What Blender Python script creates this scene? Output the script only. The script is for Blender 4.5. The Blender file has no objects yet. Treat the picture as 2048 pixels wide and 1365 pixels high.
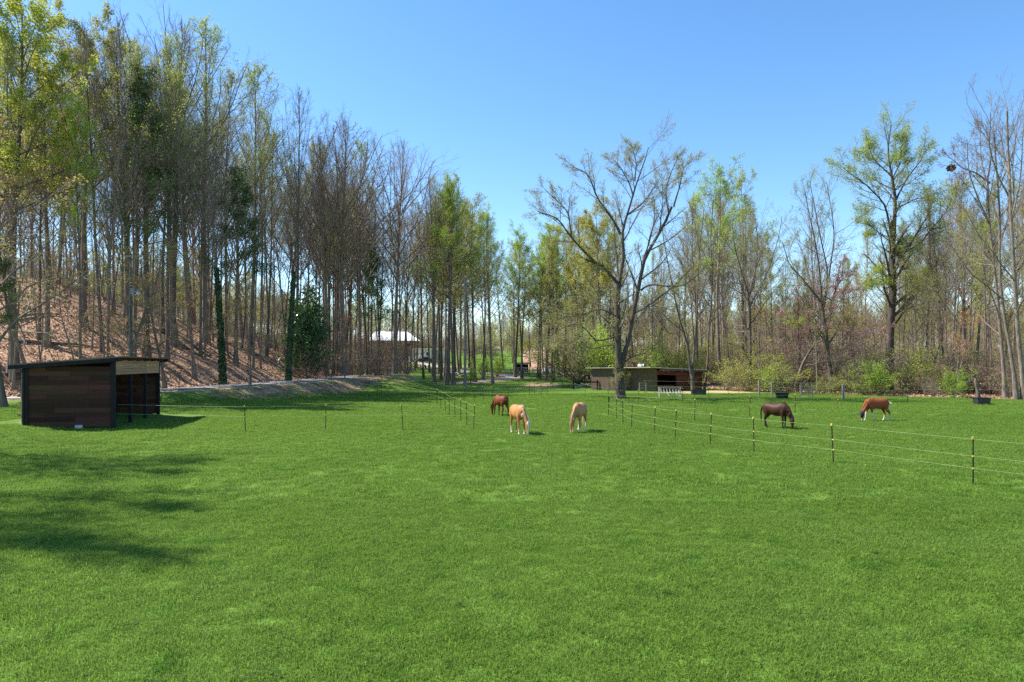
import bpy, bmesh, math, random
import numpy as np
from mathutils import Vector, Matrix
R_ = math.radians
sc = bpy.context.scene
C = sc.collection
random.seed(7)

# ------------------------------------------------------------------ camera, sky, sun, exposure
HC, HZ, F = 3.4, 728.0, 1365.0            # eye height, row of the horizon and focal length at 2048 px width
cam_d = bpy.data.cameras.new('camera'); cam = bpy.data.objects.new('camera', cam_d); C.objects.link(cam)
cam.location = (0, 0, HC); cam.rotation_euler = (R_(90), 0, 0)
cam_d.sensor_width = 36; cam_d.lens = 24; cam_d.shift_y = 46 / 2048
cam_d.clip_start = .1; cam_d.clip_end = 6000
sc.camera = cam
SUN_EL, SUN_AZ = R_(50), math.atan2(-.955, .26)
w = bpy.data.worlds.new('World'); sc.world = w; w.use_nodes = True
nt = w.node_tree; nt.nodes.clear()
sky = nt.nodes.new('ShaderNodeTexSky'); sky.sky_type = 'NISHITA'; sky.sun_disc = False
sky.sun_elevation = SUN_EL; sky.sun_rotation = SUN_AZ; sky.altitude = 300
sky.air_density = 1.0; sky.dust_density = .3; sky.ozone_density = 2.2
bg = nt.nodes.new('ShaderNodeBackground'); bg.inputs[1].default_value = .128
wo = nt.nodes.new('ShaderNodeOutputWorld')
hsv = nt.nodes.new('ShaderNodeHueSaturation'); hsv.inputs['Saturation'].default_value = 1.21; hsv.inputs['Hue'].default_value = .499
nt.links.new(sky.outputs[0], hsv.inputs['Color']); nt.links.new(hsv.outputs[0], bg.inputs[0]); nt.links.new(bg.outputs[0], wo.inputs[0])
sl = bpy.data.lights.new('sun', 'SUN'); sl.energy = 5.0; sl.angle = R_(.53); sl.color = (1, .95, .86)
so = bpy.data.objects.new('sun', sl); C.objects.link(so)
sd = Vector((math.sin(SUN_AZ) * math.cos(SUN_EL), math.cos(SUN_AZ) * math.cos(SUN_EL), math.sin(SUN_EL)))
so.rotation_euler = sd.to_track_quat('Z', 'Y').to_euler(); so.location = (-60, 40, 80)
sc.view_settings.view_transform = 'Standard'; sc.view_settings.look = 'None'
sc.view_settings.exposure = 1.02; sc.view_settings.gamma = 1
sc.view_settings.use_curve_mapping = False
sc.render.engine = 'CYCLES'
sc.cycles.max_bounces = 5; sc.cycles.diffuse_bounces = 3; sc.cycles.transmission_bounces = 3
sc.cycles.use_denoising = False

# ------------------------------------------------------------------ materials
def mat(name, c1, c2=None, scale=6, rough=.8, spec=.2, metal=0, bump=0, obj_rand=0, coords='Object', stretch=None, isl=0, trans=0, detail=4):
    m = bpy.data.materials.new(name); m.use_nodes = True
    t = m.node_tree; n = t.nodes; l = t.links
    b = n['Principled BSDF']; b.inputs['Roughness'].default_value = rough; b.inputs['Metallic'].default_value = metal
    b.inputs['Specular IOR Level'].default_value = spec
    c2 = c2 or c1
    tc = n.new('ShaderNodeTexCoord'); mp = n.new('ShaderNodeMapping')
    l.new(tc.outputs[coords], mp.inputs[0])
    if stretch: mp.inputs['Scale'].default_value = stretch
    nz = n.new('ShaderNodeTexNoise'); nz.inputs['Scale'].default_value = scale; nz.inputs['Detail'].default_value = detail
    l.new(mp.outputs[0], nz.inputs['Vector'])
    rp = n.new('ShaderNodeMapRange'); rp.inputs[1].default_value = .3; rp.inputs[2].default_value = .7
    l.new(nz.outputs[0], rp.inputs[0])
    fac = rp.outputs[0]
    if isl:
        g = n.new('ShaderNodeNewGeometry'); mm = n.new('ShaderNodeMix'); mm.inputs[0].default_value = isl
        l.new(fac, mm.inputs[2]); l.new(g.outputs['Random Per Island'], mm.inputs[3]); fac = mm.outputs[0]
    mx = n.new('ShaderNodeMix'); mx.data_type = 'RGBA'
    mx.inputs[6].default_value = (*c1, 1); mx.inputs[7].default_value = (*c2, 1)
    l.new(fac, mx.inputs[0]); col = mx.outputs[2]
    if obj_rand:
        oi = n.new('ShaderNodeObjectInfo'); hs = n.new('ShaderNodeHueSaturation')
        r1 = n.new('ShaderNodeMapRange'); r1.inputs[3].default_value = 1 - obj_rand; r1.inputs[4].default_value = 1 + obj_rand
        l.new(oi.outputs['Random'], r1.inputs[0]); l.new(r1.outputs[0], hs.inputs['Value'])
        wn = n.new('ShaderNodeTexWhiteNoise'); wn.noise_dimensions = '1D'; l.new(oi.outputs['Random'], wn.inputs['W'])
        r2 = n.new('ShaderNodeMapRange'); r2.inputs[3].default_value = .5 - obj_rand * .06; r2.inputs[4].default_value = .5 + obj_rand * .06
        l.new(wn.outputs[0], r2.inputs[0]); l.new(r2.outputs[0], hs.inputs['Hue'])
        l.new(col, hs.inputs['Color']); col = hs.outputs[0]
    l.new(col, b.inputs['Base Color'])
    if bump:
        bp = n.new('ShaderNodeBump'); bp.inputs['Strength'].default_value = bump; bp.inputs['Distance'].default_value = .05
        l.new(nz.outputs[0], bp.inputs['Height']); l.new(bp.outputs[0], b.inputs['Normal'])
    if trans:
        tr = n.new('ShaderNodeBsdfTranslucent'); l.new(col, tr.inputs['Color'])
        ms = n.new('ShaderNodeMixShader'); ms.inputs[0].default_value = trans
        l.new(b.outputs[0], ms.inputs[1]); l.new(tr.outputs[0], ms.inputs[2])
        l.new(ms.outputs[0], n['Material Output'].inputs[0])
    return m

M = {}
M['bark'] = mat('bark', (.088, .069, .055), (.25, .20, .16), scale=3, stretch=(3, 3, .5), rough=.95, bump=.6, obj_rand=.3)
M['bark_dark'] = mat('bark_dark', (.045, .038, .032), (.15, .125, .10), scale=3, stretch=(3, 3, .5), rough=.95, bump=.6, obj_rand=.3)
M['twig'] = mat('twig', (.17, .138, .112), (.33, .27, .215), scale=1.5, rough=.95, obj_rand=.3)
M['twig_red'] = mat('twig_red', (.20, .145, .112), (.35, .265, .21), scale=1.5, rough=.95, obj_rand=.25)
M['twig_pale'] = mat('twig_pale', (.15, .115, .088), (.28, .22, .175), scale=1.5, rough=.95, obj_rand=.3)
M['leaf_yg'] = mat('leaf_yg', (.25, .31, .04), (.46, .50, .09), scale=.5, rough=.6, obj_rand=.18, isl=.6, trans=.5)
M['leaf_olive'] = mat('leaf_olive', (.26, .26, .05), (.47, .45, .13), scale=.5, rough=.6, obj_rand=.18, isl=.6, trans=.5)
M['leaf_green'] = mat('leaf_green', (.22, .35, .03), (.44, .60, .07), scale=.5, rough=.6, obj_rand=.18, isl=.6, trans=.5)
M['leaf_bud'] = mat('leaf_bud', (.19, .105, .06), (.30, .18, .10), scale=.5, rough=.7, obj_rand=.2, isl=.6, trans=.3)
M['leaf_tan'] = mat('leaf_tan', (.28, .14, .06), (.48, .28, .14), scale=.5, rough=.7, obj_rand=.15, isl=.6, trans=.3)
M['leaf_gold'] = mat('leaf_gold', (.30, .22, .07), (.52, .40, .15), scale=.5, rough=.7, obj_rand=.15, isl=.6, trans=.35)
M['leaf_pink'] = mat('leaf_pink', (.43, .145, .18), (.58, .28, .32), scale=.5, rough=.7, obj_rand=.1, isl=.6, trans=.3)
M['leaf_ivy'] = mat('leaf_ivy', (.025, .055, .02), (.07, .13, .035), scale=.8, rough=.4, spec=.4, obj_rand=.2, isl=.6, trans=.15)
M['leaf_holly'] = mat('leaf_holly', (.035, .085, .025), (.10, .19, .05), scale=.8, rough=.3, spec=.5, isl=.6, trans=.2)
M['needle'] = mat('needle', (.045, .085, .028), (.12, .18, .05), scale=.8, rough=.6, obj_rand=.2, isl=.6, trans=.15)
M['wood_dark'] = mat('wood_dark', (.042, .017, .012), (.095, .045, .032), scale=2, stretch=(1, 1, 12), rough=.75, obj_rand=.45, bump=.2)
M['wood_black'] = mat('wood_black', (.008, .008, .010), (.018, .018, .022), scale=4, rough=.6)
M['wood_tan'] = mat('wood_tan', (.36, .19, .115), (.52, .31, .21), scale=2, stretch=(1, 1, 10), rough=.8, obj_rand=.2, bump=.2)
M['wood_grey'] = mat('wood_grey', (.20, .17, .13), (.36, .31, .25), scale=3, stretch=(6, 6, 1), rough=.9, obj_rand=.2, bump=.3)
M['wood_red'] = mat('wood_red', (.085, .03, .019), (.16, .06, .038), scale=3, stretch=(1, 1, 10), rough=.85, obj_rand=.25, bump=.2)
M['siding'] = mat('siding', (.115, .076, .053), (.155, .105, .074), scale=1.2, rough=.55, spec=.4, obj_rand=.06)
M['roof_metal'] = mat('roof_metal', (.50, .42, .35), (.62, .54, .46), scale=1.5, rough=.4, spec=.5, metal=.3)
M['roof_white'] = mat('roof_white', (.80, .82, .84), (.88, .89, .90), scale=1.5, rough=.3, spec=.5)
M['roof_old'] = mat('roof_old', (.05, .042, .038), (.12, .10, .09), scale=2, rough=.8)
M['rack'] = mat('rack_paint', (.42, .41, .38), (.58, .57, .54), scale=4, rough=.6)
M['white'] = mat('white_paint', (.72, .72, .70), (.82, .82, .80), scale=3, rough=.5)
M['brick'] = mat('brick', (.28, .13, .08), (.38, .20, .13), scale=8, rough=.9)
M['glass'] = mat('window_glass', (.02, .025, .03), (.04, .05, .06), scale=1, rough=.08, spec=.6)
M['steel_dark'] = mat('post_steel', (.022, .020, .014), (.06, .05, .035), scale=20, rough=.6)
M['steel_rust'] = mat('post_rust', (.16, .06, .02), (.28, .13, .05), scale=20, rough=.8)
M['galv'] = mat('galvanised', (.26, .27, .28), (.36, .37, .38), scale=8, rough=.6)
M['yellow'] = mat('yellow_plastic', (.55, .46, .07), (.66, .56, .12), scale=8, rough=.4)
M['wire'] = mat('wire_tape', (.22, .27, .12), (.34, .40, .20), scale=5, rough=.5)
M['rubber'] = mat('black_plastic', (.018, .018, .020), (.04, .04, .045), scale=8, rough=.5, spec=.4)
M['water'] = mat('water', (.03, .04, .05), rough=.05, spec=.6)
M['hay'] = mat('hay', (.42, .30, .13), (.60, .46, .24), scale=20, rough=.9, isl=.5)
M['stone'] = mat('stone', (.20, .18, .16), (.46, .42, .38), scale=2.5, rough=.9, bump=.5, obj_rand=.35)
M['concrete'] = mat('concrete', (.42, .41, .39), (.55, .54, .52), scale=6, rough=.9, bump=.2)
M['gravel'] = mat('gravel', (.27, .25, .23), (.46, .43, .40), scale=3.5, rough=.95, bump=.4, detail=10)
M['pole'] = mat('pole_wood', (.15, .13, .11), (.27, .245, .215), scale=3, stretch=(5, 5, .4), rough=.9, bump=.3, obj_rand=.1)
M['car_dark'] = mat('car_dark', (.012, .016, .022), rough=.2, spec=.6)
M['car_white'] = mat('car_white', (.70, .74, .78), rough=.25, spec=.6)
M['red'] = mat('red_paint', (.50, .04, .04), rough=.4)
M['lamp_glass'] = mat('lamp_glass', (.62, .65, .66), rough=.2, spec=.5)
M['nest'] = mat('nest', (.05, .036, .028), (.10, .07, .05), scale=6, rough=1)
M['mask'] = mat('fly_mask', (.02, .022, .028), (.05, .05, .06), scale=30, rough=.8)
M['litter'] = mat('dead_leaf', (.22, .125, .075), (.56, .375, .25), scale=.3, rough=.75, spec=.3, isl=.85)

# ------------------------------------------------------------------ mesh helpers
def mk(name, V, faces, mats, smooth=True, midx=None):
    """faces: list of (m,k) int arrays"""
    me = bpy.data.meshes.new(name)
    V = np.ascontiguousarray(V, dtype=np.float32)
    me.vertices.add(len(V)); me.vertices.foreach_set('co', V.ravel())
    faces = [np.asarray(f, dtype=np.int32) for f in faces if len(f)]
    tot = [np.full(len(f), f.shape[1], np.int32) for f in faces]
    lt = np.concatenate(tot); ls = np.concatenate([[0], np.cumsum(lt)[:-1]]).astype(np.int32)
    lv = np.concatenate([f.ravel() for f in faces])
    me.loops.add(len(lv)); me.loops.foreach_set('vertex_index', lv)
    me.polygons.add(len(lt)); me.polygons.foreach_set('loop_start', ls)
    if midx is not None: me.polygons.foreach_set('material_index', np.asarray(midx, np.int32))
    for m in (mats if isinstance(mats, (list, tuple)) else [mats]): me.materials.append(m)
    me.update(calc_edges=True)
    me.polygons.foreach_set('use_smooth', np.full(len(lt), smooth, bool))
    return me

def link(name, data, parent=None, loc=None, rot=None, scale=None):
    o = bpy.data.objects.new(name, data); C.objects.link(o)
    if parent: o.parent = parent
    if loc is not None: o.location = loc
    if rot is not None: o.rotation_euler = rot
    if scale is not None: o.scale = scale
    return o

def tag(o, label=None, cat=None, group=None, kind=None):
    if label: o['label'] = label
    if cat: o['category'] = cat
    if group: o['group'] = group
    if kind: o['kind'] = kind
    return o

class MB:
    """collects verts and faces of one mesh"""
    def __init__(s): s.v = []; s.f4 = []; s.f3 = []; s.n = 0
    def add(s, V, f4=None, f3=None):
        V = np.asarray(V, float)
        if f4 is not None and len(f4): s.f4.append(np.asarray(f4) + s.n)
        if f3 is not None and len(f3): s.f3.append(np.asarray(f3) + s.n)
        s.v.append(V); s.n += len(V); return s
    def box(s, c, size, rz=0, rx=0, ry=0):
        V = np.array([(x, y, z) for x in (-.5, .5) for y in (-.5, .5) for z in (-.5, .5)]) * np.array(size)
        mt = np.array(Matrix.Rotation(rz, 3, 'Z') @ Matrix.Rotation(ry, 3, 'Y') @ Matrix.Rotation(rx, 3, 'X'))
        V = V @ mt.T + np.array(c)
        return s.add(V, [(0, 1, 3, 2), (4, 6, 7, 5), (0, 4, 5, 1), (2, 3, 7, 6), (0, 2, 6, 4), (1, 5, 7, 3)])
    def bar(s, a, b, r, sides=6, r2=None):
        P = np.array([[a, b]], float); rr = np.array([[r, r if r2 is None else r2]])
        V, Q = tube(P, rr, sides); V = list(V); n0 = len(V)
        s.add(np.array(V), Q)
        cap0 = list(range(sides)); cap1 = list(range(sides, 2 * sides))
        f3 = [(cap0[0], cap0[i + 1], cap0[i]) for i in range(1, sides - 1)] + [(cap1[0], cap1[i], cap1[i + 1]) for i in range(1, sides - 1)]
        s.f3.append(np.array(f3) + s.n - n0)
        return s
    def path(s, pts, rad, sides=6):
        P = np.array([pts], float); rr = np.broadcast_to(np.asarray(rad, float), (1, len(pts)))
        V, Q = tube(P, rr, sides); return s.add(V, Q)
    def hexa(s, pts8):   # bottom 4 (ccw), top 4
        return s.add(pts8, [(3, 2, 1, 0), (4, 5, 6, 7), (0, 1, 5, 4), (1, 2, 6, 5), (2, 3, 7, 6), (3, 0, 4, 7)])
    def lathe(s, prof, seg=16, c=(0, 0, 0), caps=True):
        a = np.arange(seg) * 2 * np.pi / seg; k = len(prof)
        V = np.array([(r * np.cos(t) + c[0], r * np.sin(t) + c[1], z + c[2]) for r, z in prof for t in a])
        idx = np.arange(k * seg).reshape(k, seg); nx = np.roll(idx, -1, 1)
        Q = np.stack([idx[:-1], nx[:-1], nx[1:], idx[1:]], -1).reshape(-1, 4)
        f3 = []
        if caps:
            for i in range(1, seg - 1): f3 += [(0, i + 1, i), ((k - 1) * seg, (k - 1) * seg + i, (k - 1) * seg + i + 1)]
        return s.add(V, Q, f3)
    def build(s, name, mats, parent=None, smooth=False, loc=None, rot=None):
        fs = []
        if s.f4: fs.append(np.concatenate(s.f4))
        if s.f3: fs.append(np.concatenate(s.f3))
        return link(name, mk(name, np.concatenate(s.v), fs, mats, smooth), parent, loc, rot)

def nrm(a): return a / np.maximum(np.linalg.norm(a, axis=-1, keepdims=True), 1e-9)

def tube(P, R, s):
    n, k, _ = P.shape
    T = nrm(np.gradient(P, axis=1)) if k > 1 else P * 0
    m = nrm(P[:, -1] - P[:, 0])
    ref = np.where(np.abs(m[:, 2:3]) > .75, np.array([[1., .1, 0]]), np.array([[.1, 0, 1.]]))
    A = nrm(np.cross(T, ref[:, None, :])); B = np.cross(T, A)
    a = 2 * np.pi * np.arange(s) / s
    V = P[:, :, None] + R[:, :, None, None] * (A[:, :, None] * np.cos(a)[:, None] + B[:, :, None] * np.sin(a)[:, None])
    idx = np.arange(n * k * s).reshape(n, k, s); nx = np.roll(idx, -1, 2)
    Q = np.stack([idx[:, :-1], nx[:, :-1], nx[:, 1:], idx[:, 1:]], -1).reshape(-1, 4)
    return V.reshape(-1, 3), Q

CUBES = {}
def piece(name, parent, c, size, m, rot=None):
    """a plank, board or panel: an object that shares one small bevel-edged block mesh per material"""
    if m not in CUBES:
        bm = bmesh.new(); bmesh.ops.create_cube(bm, size=1)
        me = bpy.data.meshes.new('block'); bm.to_mesh(me); bm.free(); me.materials.append(M[m]); CUBES[m] = me
    return link(name, CUBES[m], parent, c, rot, size)

# ------------------------------------------------------------------ terrain
def sstep(a, b, x):
    t = np.clip((x - a) / (b - a), 0, 1); return t * t * (3 - 2 * t)
ROAD = np.array([(-95, 40, .2), (-70, 44, .35), (-55, 48.5, .5), (-41, 55, .62), (-31.5, 62.5, 1.05), (-26.5, 74, 1.28), (-23, 88, 1.55), (-20.6, 99, 1.75), (-17, 105.5, 1.15), (-10.3, 108, .3),
                 (-5, 114, .5), (-.9, 122, .78), (.3, 129, 1.0), (-2.2, 136, 1.2), (-8, 145, 1.6), (-16.5, 157, 2.6), (-23.5, 170, 3.7), (-29, 183, 4.7), (-33, 194, 5.6)])
FOOT = np.array([(-140, 40, 0), (-70, 44, 0), (-55, 48.5, 0), (-41, 55, 0), (-31.5, 62.5, 0), (-26.5, 74, 0), (-23, 88, 0), (-21, 98, 0), (-22.5, 115, 0), (-32, 135, 0), (-46, 160, 0), (-62, 200, 0), (-90, 300, 0), (-120, 700, 0)], float)
def dense(P, step=1.0):
    out = []
    for k in range(len(P) - 1):
        p0 = P[max(k - 1, 0)]; p1 = P[k]; p2 = P[k + 1]; p3 = P[min(k + 2, len(P) - 1)]
        n = max(2, int(np.linalg.norm(p2[:2] - p1[:2]) / step))
        for t in np.arange(n) / n:
            out.append(.5 * (2 * p1 + (p2 - p0) * t + (2 * p0 - 5 * p1 + 4 * p2 - p3) * t * t + (3 * p1 - p0 - 3 * p2 + p3) * t ** 3))
    out.append(P[-1]); return np.array(out)
ROADD = dense(ROAD.astype(float), 1.2); FOOTD = dense(FOOT, 4)
def nearest(x, y, L):
    """distance, index, signed side (+ = left of the line)"""
    A = L[:-1, :2]; D = L[1:, :2] - A; dd = (D ** 2).sum(1)
    best = np.full(x.shape, 1e9); bt = np.zeros(x.shape); side = np.ones(x.shape)
    for i in range(len(A)):
        px = x - A[i, 0]; py = y - A[i, 1]
        t = np.clip((px * D[i, 0] + py * D[i, 1]) / dd[i], 0, 1)
        d = np.hypot(px - t * D[i, 0], py - t * D[i, 1]); mfl = d < best
        best = np.where(mfl, d, best); bt = np.where(mfl, i + t, bt)
        cr = D[i, 0] * py - D[i, 1] * px
        side = np.where(mfl, np.sign(cr), side)
    return best, bt, side
def wood_edge(x): return np.interp(x, [4, 9, 12, 20, 27, 30, 37, 47, 60, 120], [150, 128, 112, 104, 92, 84, 76, 66, 58, 40])
def terrain(x, y):
    x = np.asarray(x, float); y = np.asarray(y, float)
    shp = x.shape; x = x.ravel(); y = y.ravel()
    z = 4.5 * np.clip((y - 90) / 100, 0, 3.2) ** 1.6 * (1 - .55 * sstep(0, 60, x))
    z = np.minimum(z, 9 + .012 * np.clip(y - 260, 0, 900))
    z += .28 * sstep(-20, -26, x) * sstep(15, 30, y) * sstep(70, 40, y)
    z += .05 * np.sin(x * .31 + 1) * np.sin(y * .23) + .03 * np.sin(x * .9 + y * .7)
    fd, ft, fs = nearest(x, y, FOOTD)
    fy = np.interp(ft, np.arange(len(FOOTD)), FOOTD[:, 1])
    dd = np.where(fs > 0, fd, 0)
    fac = 1 - .45 * sstep(80, 150, fy)
    hill = 24 * (1 - np.exp(-np.clip(dd - 2.5, 0, 300) * .5 / 24)) * fac
    hill += sstep(4, 15, dd) * (.5 * np.sin(x * .35) * np.sin(y * .28) + .25 * np.sin(x * .8 + 2 * np.sin(y * .5)))
    z += hill + np.where(fs > 0, 1, 0) * sstep(0, 3, fd) * 1.2 * sstep(120, 60, fy)
    mx = np.where(x > -18, (x + 18) / 7.6, (x + 18) / 9)
    z = np.maximum(z, 2.05 * np.exp(-mx ** 4) * np.exp(-((y - 92.5) / 7) ** 2) + np.minimum(z, .3))
    z += 3.0 * np.exp(-(((x + 38) / 15) ** 2 + ((y - 210) / 14) ** 2))
    rd, rt, rs = nearest(x, y, ROADD)
    rz = np.interp(rt, np.arange(len(ROADD)), ROADD[:, 2])
    wdt = 6.5 - 2 * sstep(100, 110, np.interp(rt, np.arange(len(ROADD)), ROADD[:, 1]))
    k = sstep(2.0, 1, (rd - wdt) / wdt * 0 + 0) if False else sstep(0, 1, (rd - 2.0) / (wdt - 2.0))
    z = rz * (1 - k) + z * k
    return z.reshape(shp)
def tz(x, y): return float(terrain(np.array([x]), np.array([y]))[0])
def at(px, Y): return (px - 1024) * Y / F
def gp(px, py):
    """the point of the (uneven) ground seen at a pixel of the photograph"""
    Ys = np.concatenate([np.arange(6, 130, .1), np.arange(130, 300, .5)]); Xs = (px - 1024) * Ys / F
    Zr = HC - (py - HZ) * Ys / F; d = Zr - terrain(Xs, Ys)
    i = int(np.argmax(d <= 0)) if (d <= 0).any() else len(Ys) - 1
    return float(Xs[i]), float(Ys[i])

def axis(n, inner, outer, c=0):
    t = np.linspace(-1, 1, n); return c + inner * t + (outer - inner) * np.sign(t) * np.abs(t) ** 5
gx = axis(281, 95, 1800); t_ = np.linspace(0, 1, 300); gy = -20 + 170 * t_ + 2300 * t_ ** 7
GX, GY = np.meshgrid(gx, gy); GZ = terrain(GX, GY)
nyv, nxv = GX.shape
idx = np.arange(nxv * nyv).reshape(nyv, nxv)
Qg = np.stack([idx[:-1, :-1], idx[:-1, 1:], idx[1:, 1:], idx[1:, :-1]], -1).reshape(-1, 4)
gm = mk('ground', np.stack([GX, GY, GZ], -1).reshape(-1, 3), [Qg], [], True)
fx, fy = GX.ravel(), GY.ravel()
fd, ft, fs = nearest(fx, fy, FOOTD); rd, rt, rs = nearest(fx, fy, ROADD)
lit = np.where(fs > 0, sstep(.5, 3, fd), 0) * sstep(1.6, 3.0, rd)
we = wood_edge(fx); lit = np.maximum(lit, np.where(fx > 3, sstep(-1.5, 4, fy - we), 0))
bank = 1.15 * np.exp(-((rd - 4.4) / 2.6) ** 2) * np.where((rs < 0) & (fy > 54) & (fy < 104) & (fx < 0), 1, 0) * sstep(56, 66, fy)
mxx = np.where(fx > -18, (fx + 18) / 7.6, (fx + 18) / 9)
bank = np.maximum(bank, np.exp(-mxx ** 4) * np.exp(-((fy - 91) / 7) ** 2))
lit = np.maximum(lit, .55 * bank); lit = np.where(fy > 230, np.maximum(lit, .5), lit)
dirt = np.maximum(np.exp(-((rd - 2) / 1.6) ** 2) * .7, .30 * bank)
for (cx, cy, rx, ry, s_) in ((25, 83, 5, 3.5, 1), (20.5, 81, 6, 2.5, .7), (13.5, 68.5, 2.2, 1.4, 1), (37, 71, 9, 4, .75), (4.5, 103, 3.2, 8, 1), (30, 76, 7, 3, .6), (44, 60, 8, 2.5, .45), (-25, 38.5, 2.5, 3, .7), (-12, 165, 9, 5, .6)):
    dirt = np.maximum(dirt, s_ * np.exp(-((fx - cx) / rx) ** 2 - ((fy - cy) / ry) ** 2))
for nm_, arr in (('litter', lit), ('dirt', dirt)):
    at_ = gm.attributes.new(nm_, 'FLOAT', 'POINT'); at_.data.foreach_set('value', arr.astype(np.float32))

def grass_colour(n, l):
    """world-space noise: fresh green, yellower and paler patches; shared by ground and blades"""
    g = n.new('ShaderNodeNewGeometry')
    def noise(scale, lo, hi, det=3):
        z = n.new('ShaderNodeTexNoise'); z.inputs['Scale'].default_value = scale; z.inputs['Detail'].default_value = det
        l.new(g.outputs['Position'], z.inputs['Vector'])
        r = n.new('ShaderNodeMapRange'); r.inputs[1].default_value = lo; r.inputs[2].default_value = hi; l.new(z.outputs[0], r.inputs[0]); return r.outputs[0]
    def mix(f, a, b):
        m = n.new('ShaderNodeMix'); m.data_type = 'RGBA'
        l.new(f, m.inputs[0])
        for i, v in ((6, a), (7, b)):
            if isinstance(v, tuple): m.inputs[i].default_value = (*v, 1)
            else: l.new(v, m.inputs[i])
        return m.outputs[2]
    c = mix(noise(.09, .35, .65), (.160, .262, .036), (.188, .292, .044))
    c = mix(noise(.35, .45, 1.05, 4), c, (.178, .284, .056))
    c = mix(noise(1.1, .56, .72, 4), c, (.112, .222, .027))
    c = mix(noise(3.2, .64, .74, 3), c, (.062, .145, .022))
    return c, noise, mix
m = bpy.data.materials.new('ground'); m.use_nodes = True; n = m.node_tree.nodes; l = m.node_tree.links
gc, noise, mix = grass_colour(n, l)
gc = mix(noise(22, .2, .6, 6), gc, (.070, .135, .018))
lc = mix(noise(9, .35, .65, 8), (.25, .14, .085), (.54, .36, .24))
lc = mix(noise(.6, .5, .7, 3), lc, (.12, .08, .05))
dc = mix(noise(4, .3, .7, 8), (.36, .25, .13), (.54, .40, .235))
def attr_mask(nm_, nscale, amt):
    a = n.new('ShaderNodeAttribute'); a.attribute_name = nm_
    ad = n.new('ShaderNodeMath'); ad.operation = 'MULTIPLY_ADD'; ad.inputs[1].default_value = amt; 
    z = noise(nscale, .25, .75, 6); sb = n.new('ShaderNodeMath'); sb.operation = 'SUBTRACT'; sb.inputs[1].default_value = .5; l.new(z, sb.inputs[0])
    l.new(sb.outputs[0], ad.inputs[0]); l.new(a.outputs['Fac'], ad.inputs[2])
    r = n.new('ShaderNodeMapRange'); r.inputs[1].default_value = .32; r.inputs[2].default_value = .68; l.new(ad.outputs[0], r.inputs[0]); return r.outputs[0]
c = mix(attr_mask('dirt', 1.2, .55), gc, dc); c = mix(attr_mask('litter', .9, .5), c, lc)
b = n['Principled BSDF']; b.inputs['Roughness'].default_value = .95; b.inputs['Specular IOR Level'].default_value = .1
l.new(c, b.inputs['Base Color'])
bp = n.new('ShaderNodeBump'); bp.inputs['Strength'].default_value = .7; bp.inputs['Distance'].default_value = .12
zz = noise(14, 0, 1, 8); l.new(zz, bp.inputs['Height']); l.new(bp.outputs[0], b.inputs['Normal'])
gm.materials.append(m)
tag(link('ground', gm), kind='structure')

# road: a crowned strip of gravel
rp = ROADD; tn = nrm(np.gradient(rp[:, :2], axis=0)); nl = np.stack([-tn[:, 1], tn[:, 0]], 1)
offs = np.array([-1.75, -1.0, 0, 1.0, 1.75]); V = []
rng = np.random.default_rng(3)
for i, p in enumerate(rp):
    for o_ in offs:
        ww = o_ * (1 + .07 * np.sin(i * .9 + o_) + .04 * np.sin(i * 2.3))
        q = p[:2] + nl[i] * ww; V.append((q[0], q[1], p[2] + .05 + .03 * (1 - abs(o_) / 1.75)))
V = np.array(V); k = len(offs); idx = np.arange(len(V)).reshape(-1, k)
tag(link('road', mk('road', V, [np.stack([idx[:-1, 1:], idx[:-1, :-1], idx[1:, :-1], idx[1:, 1:]], -1).reshape(-1, 4)], [M['gravel']])), kind='structure')

# ------------------------------------------------------------------ tree generator (all branches of a level at once)
UP = np.array([0, 0, 1.])
def sample(P, t):
    n, k, _ = P.shape; f = np.clip(t, 0, .9999) * (k - 1); i = f.astype(int); u = (f - i)
    return i, u
def grow(pos, d, L, k, rng, trop, wig):
    n = len(pos); P = np.zeros((n, k, 3)); P[:, 0] = pos; step = (L / (k - 1))[:, None]
    for j in range(1, k):
        d = nrm(d + trop * UP + wig * rng.normal(size=(n, 3))); P[:, j] = P[:, j - 1] + d * step
    return P
def kids(P, R, per, rng, t0, t1, a0, a1, lf, k, trop, wig, rf, rmin, taper=.6, prof=None, rtip=.25, rnd=(.6, 1.25)):
    n = len(P); pi = np.repeat(np.arange(n), per); jj = np.tile(np.arange(per), n)
    t = t0 + (t1 - t0) * (jj + rng.random(n * per)) / per
    i, u = sample(P, t); A = P[pi, i]; B = P[pi, i + 1]
    pos = A + (B - A) * u[:, None]; T = nrm(B - A)
    rad = R[pi, i] * (1 - u) + R[pi, i + 1] * u
    ref = np.where(np.abs(T[:, 2:3]) > .8, np.array([[1., 0, 0]]), np.array([[0, 0, 1.]]))
    U = nrm(np.cross(T, ref)); W = np.cross(T, U)
    az = jj * 2.4 + rng.random(n)[pi] * 6.28 + rng.normal(size=len(t)) * .5
    ang = np.radians(a0 + (a1 - a0) * (t - t0) / max(t1 - t0, 1e-6) + rng.normal(size=len(t)) * 7)
    d = T * np.cos(ang)[:, None] + (U * np.cos(az)[:, None] + W * np.sin(az)[:, None]) * np.sin(ang)[:, None]
    PL = np.linalg.norm(np.diff(P, axis=1), axis=2).sum(1)[pi]
    L = PL * lf * ((1 - taper * (t - t0) / max(t1 - t0, 1e-6)) if prof is None else prof((t - t0) / (t1 - t0))) * rng.uniform(rnd[0], rnd[1], len(t))
    P2 = grow(pos, d, L, k, rng, trop, wig)
    r0 = np.maximum(np.minimum(rad * rf, .035 * L + .01), rmin)
    R2 = r0[:, None] * (1 - (1 - rtip) * np.linspace(0, 1, k))[None]
    return P2, np.maximum(R2, rmin * .6)
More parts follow.
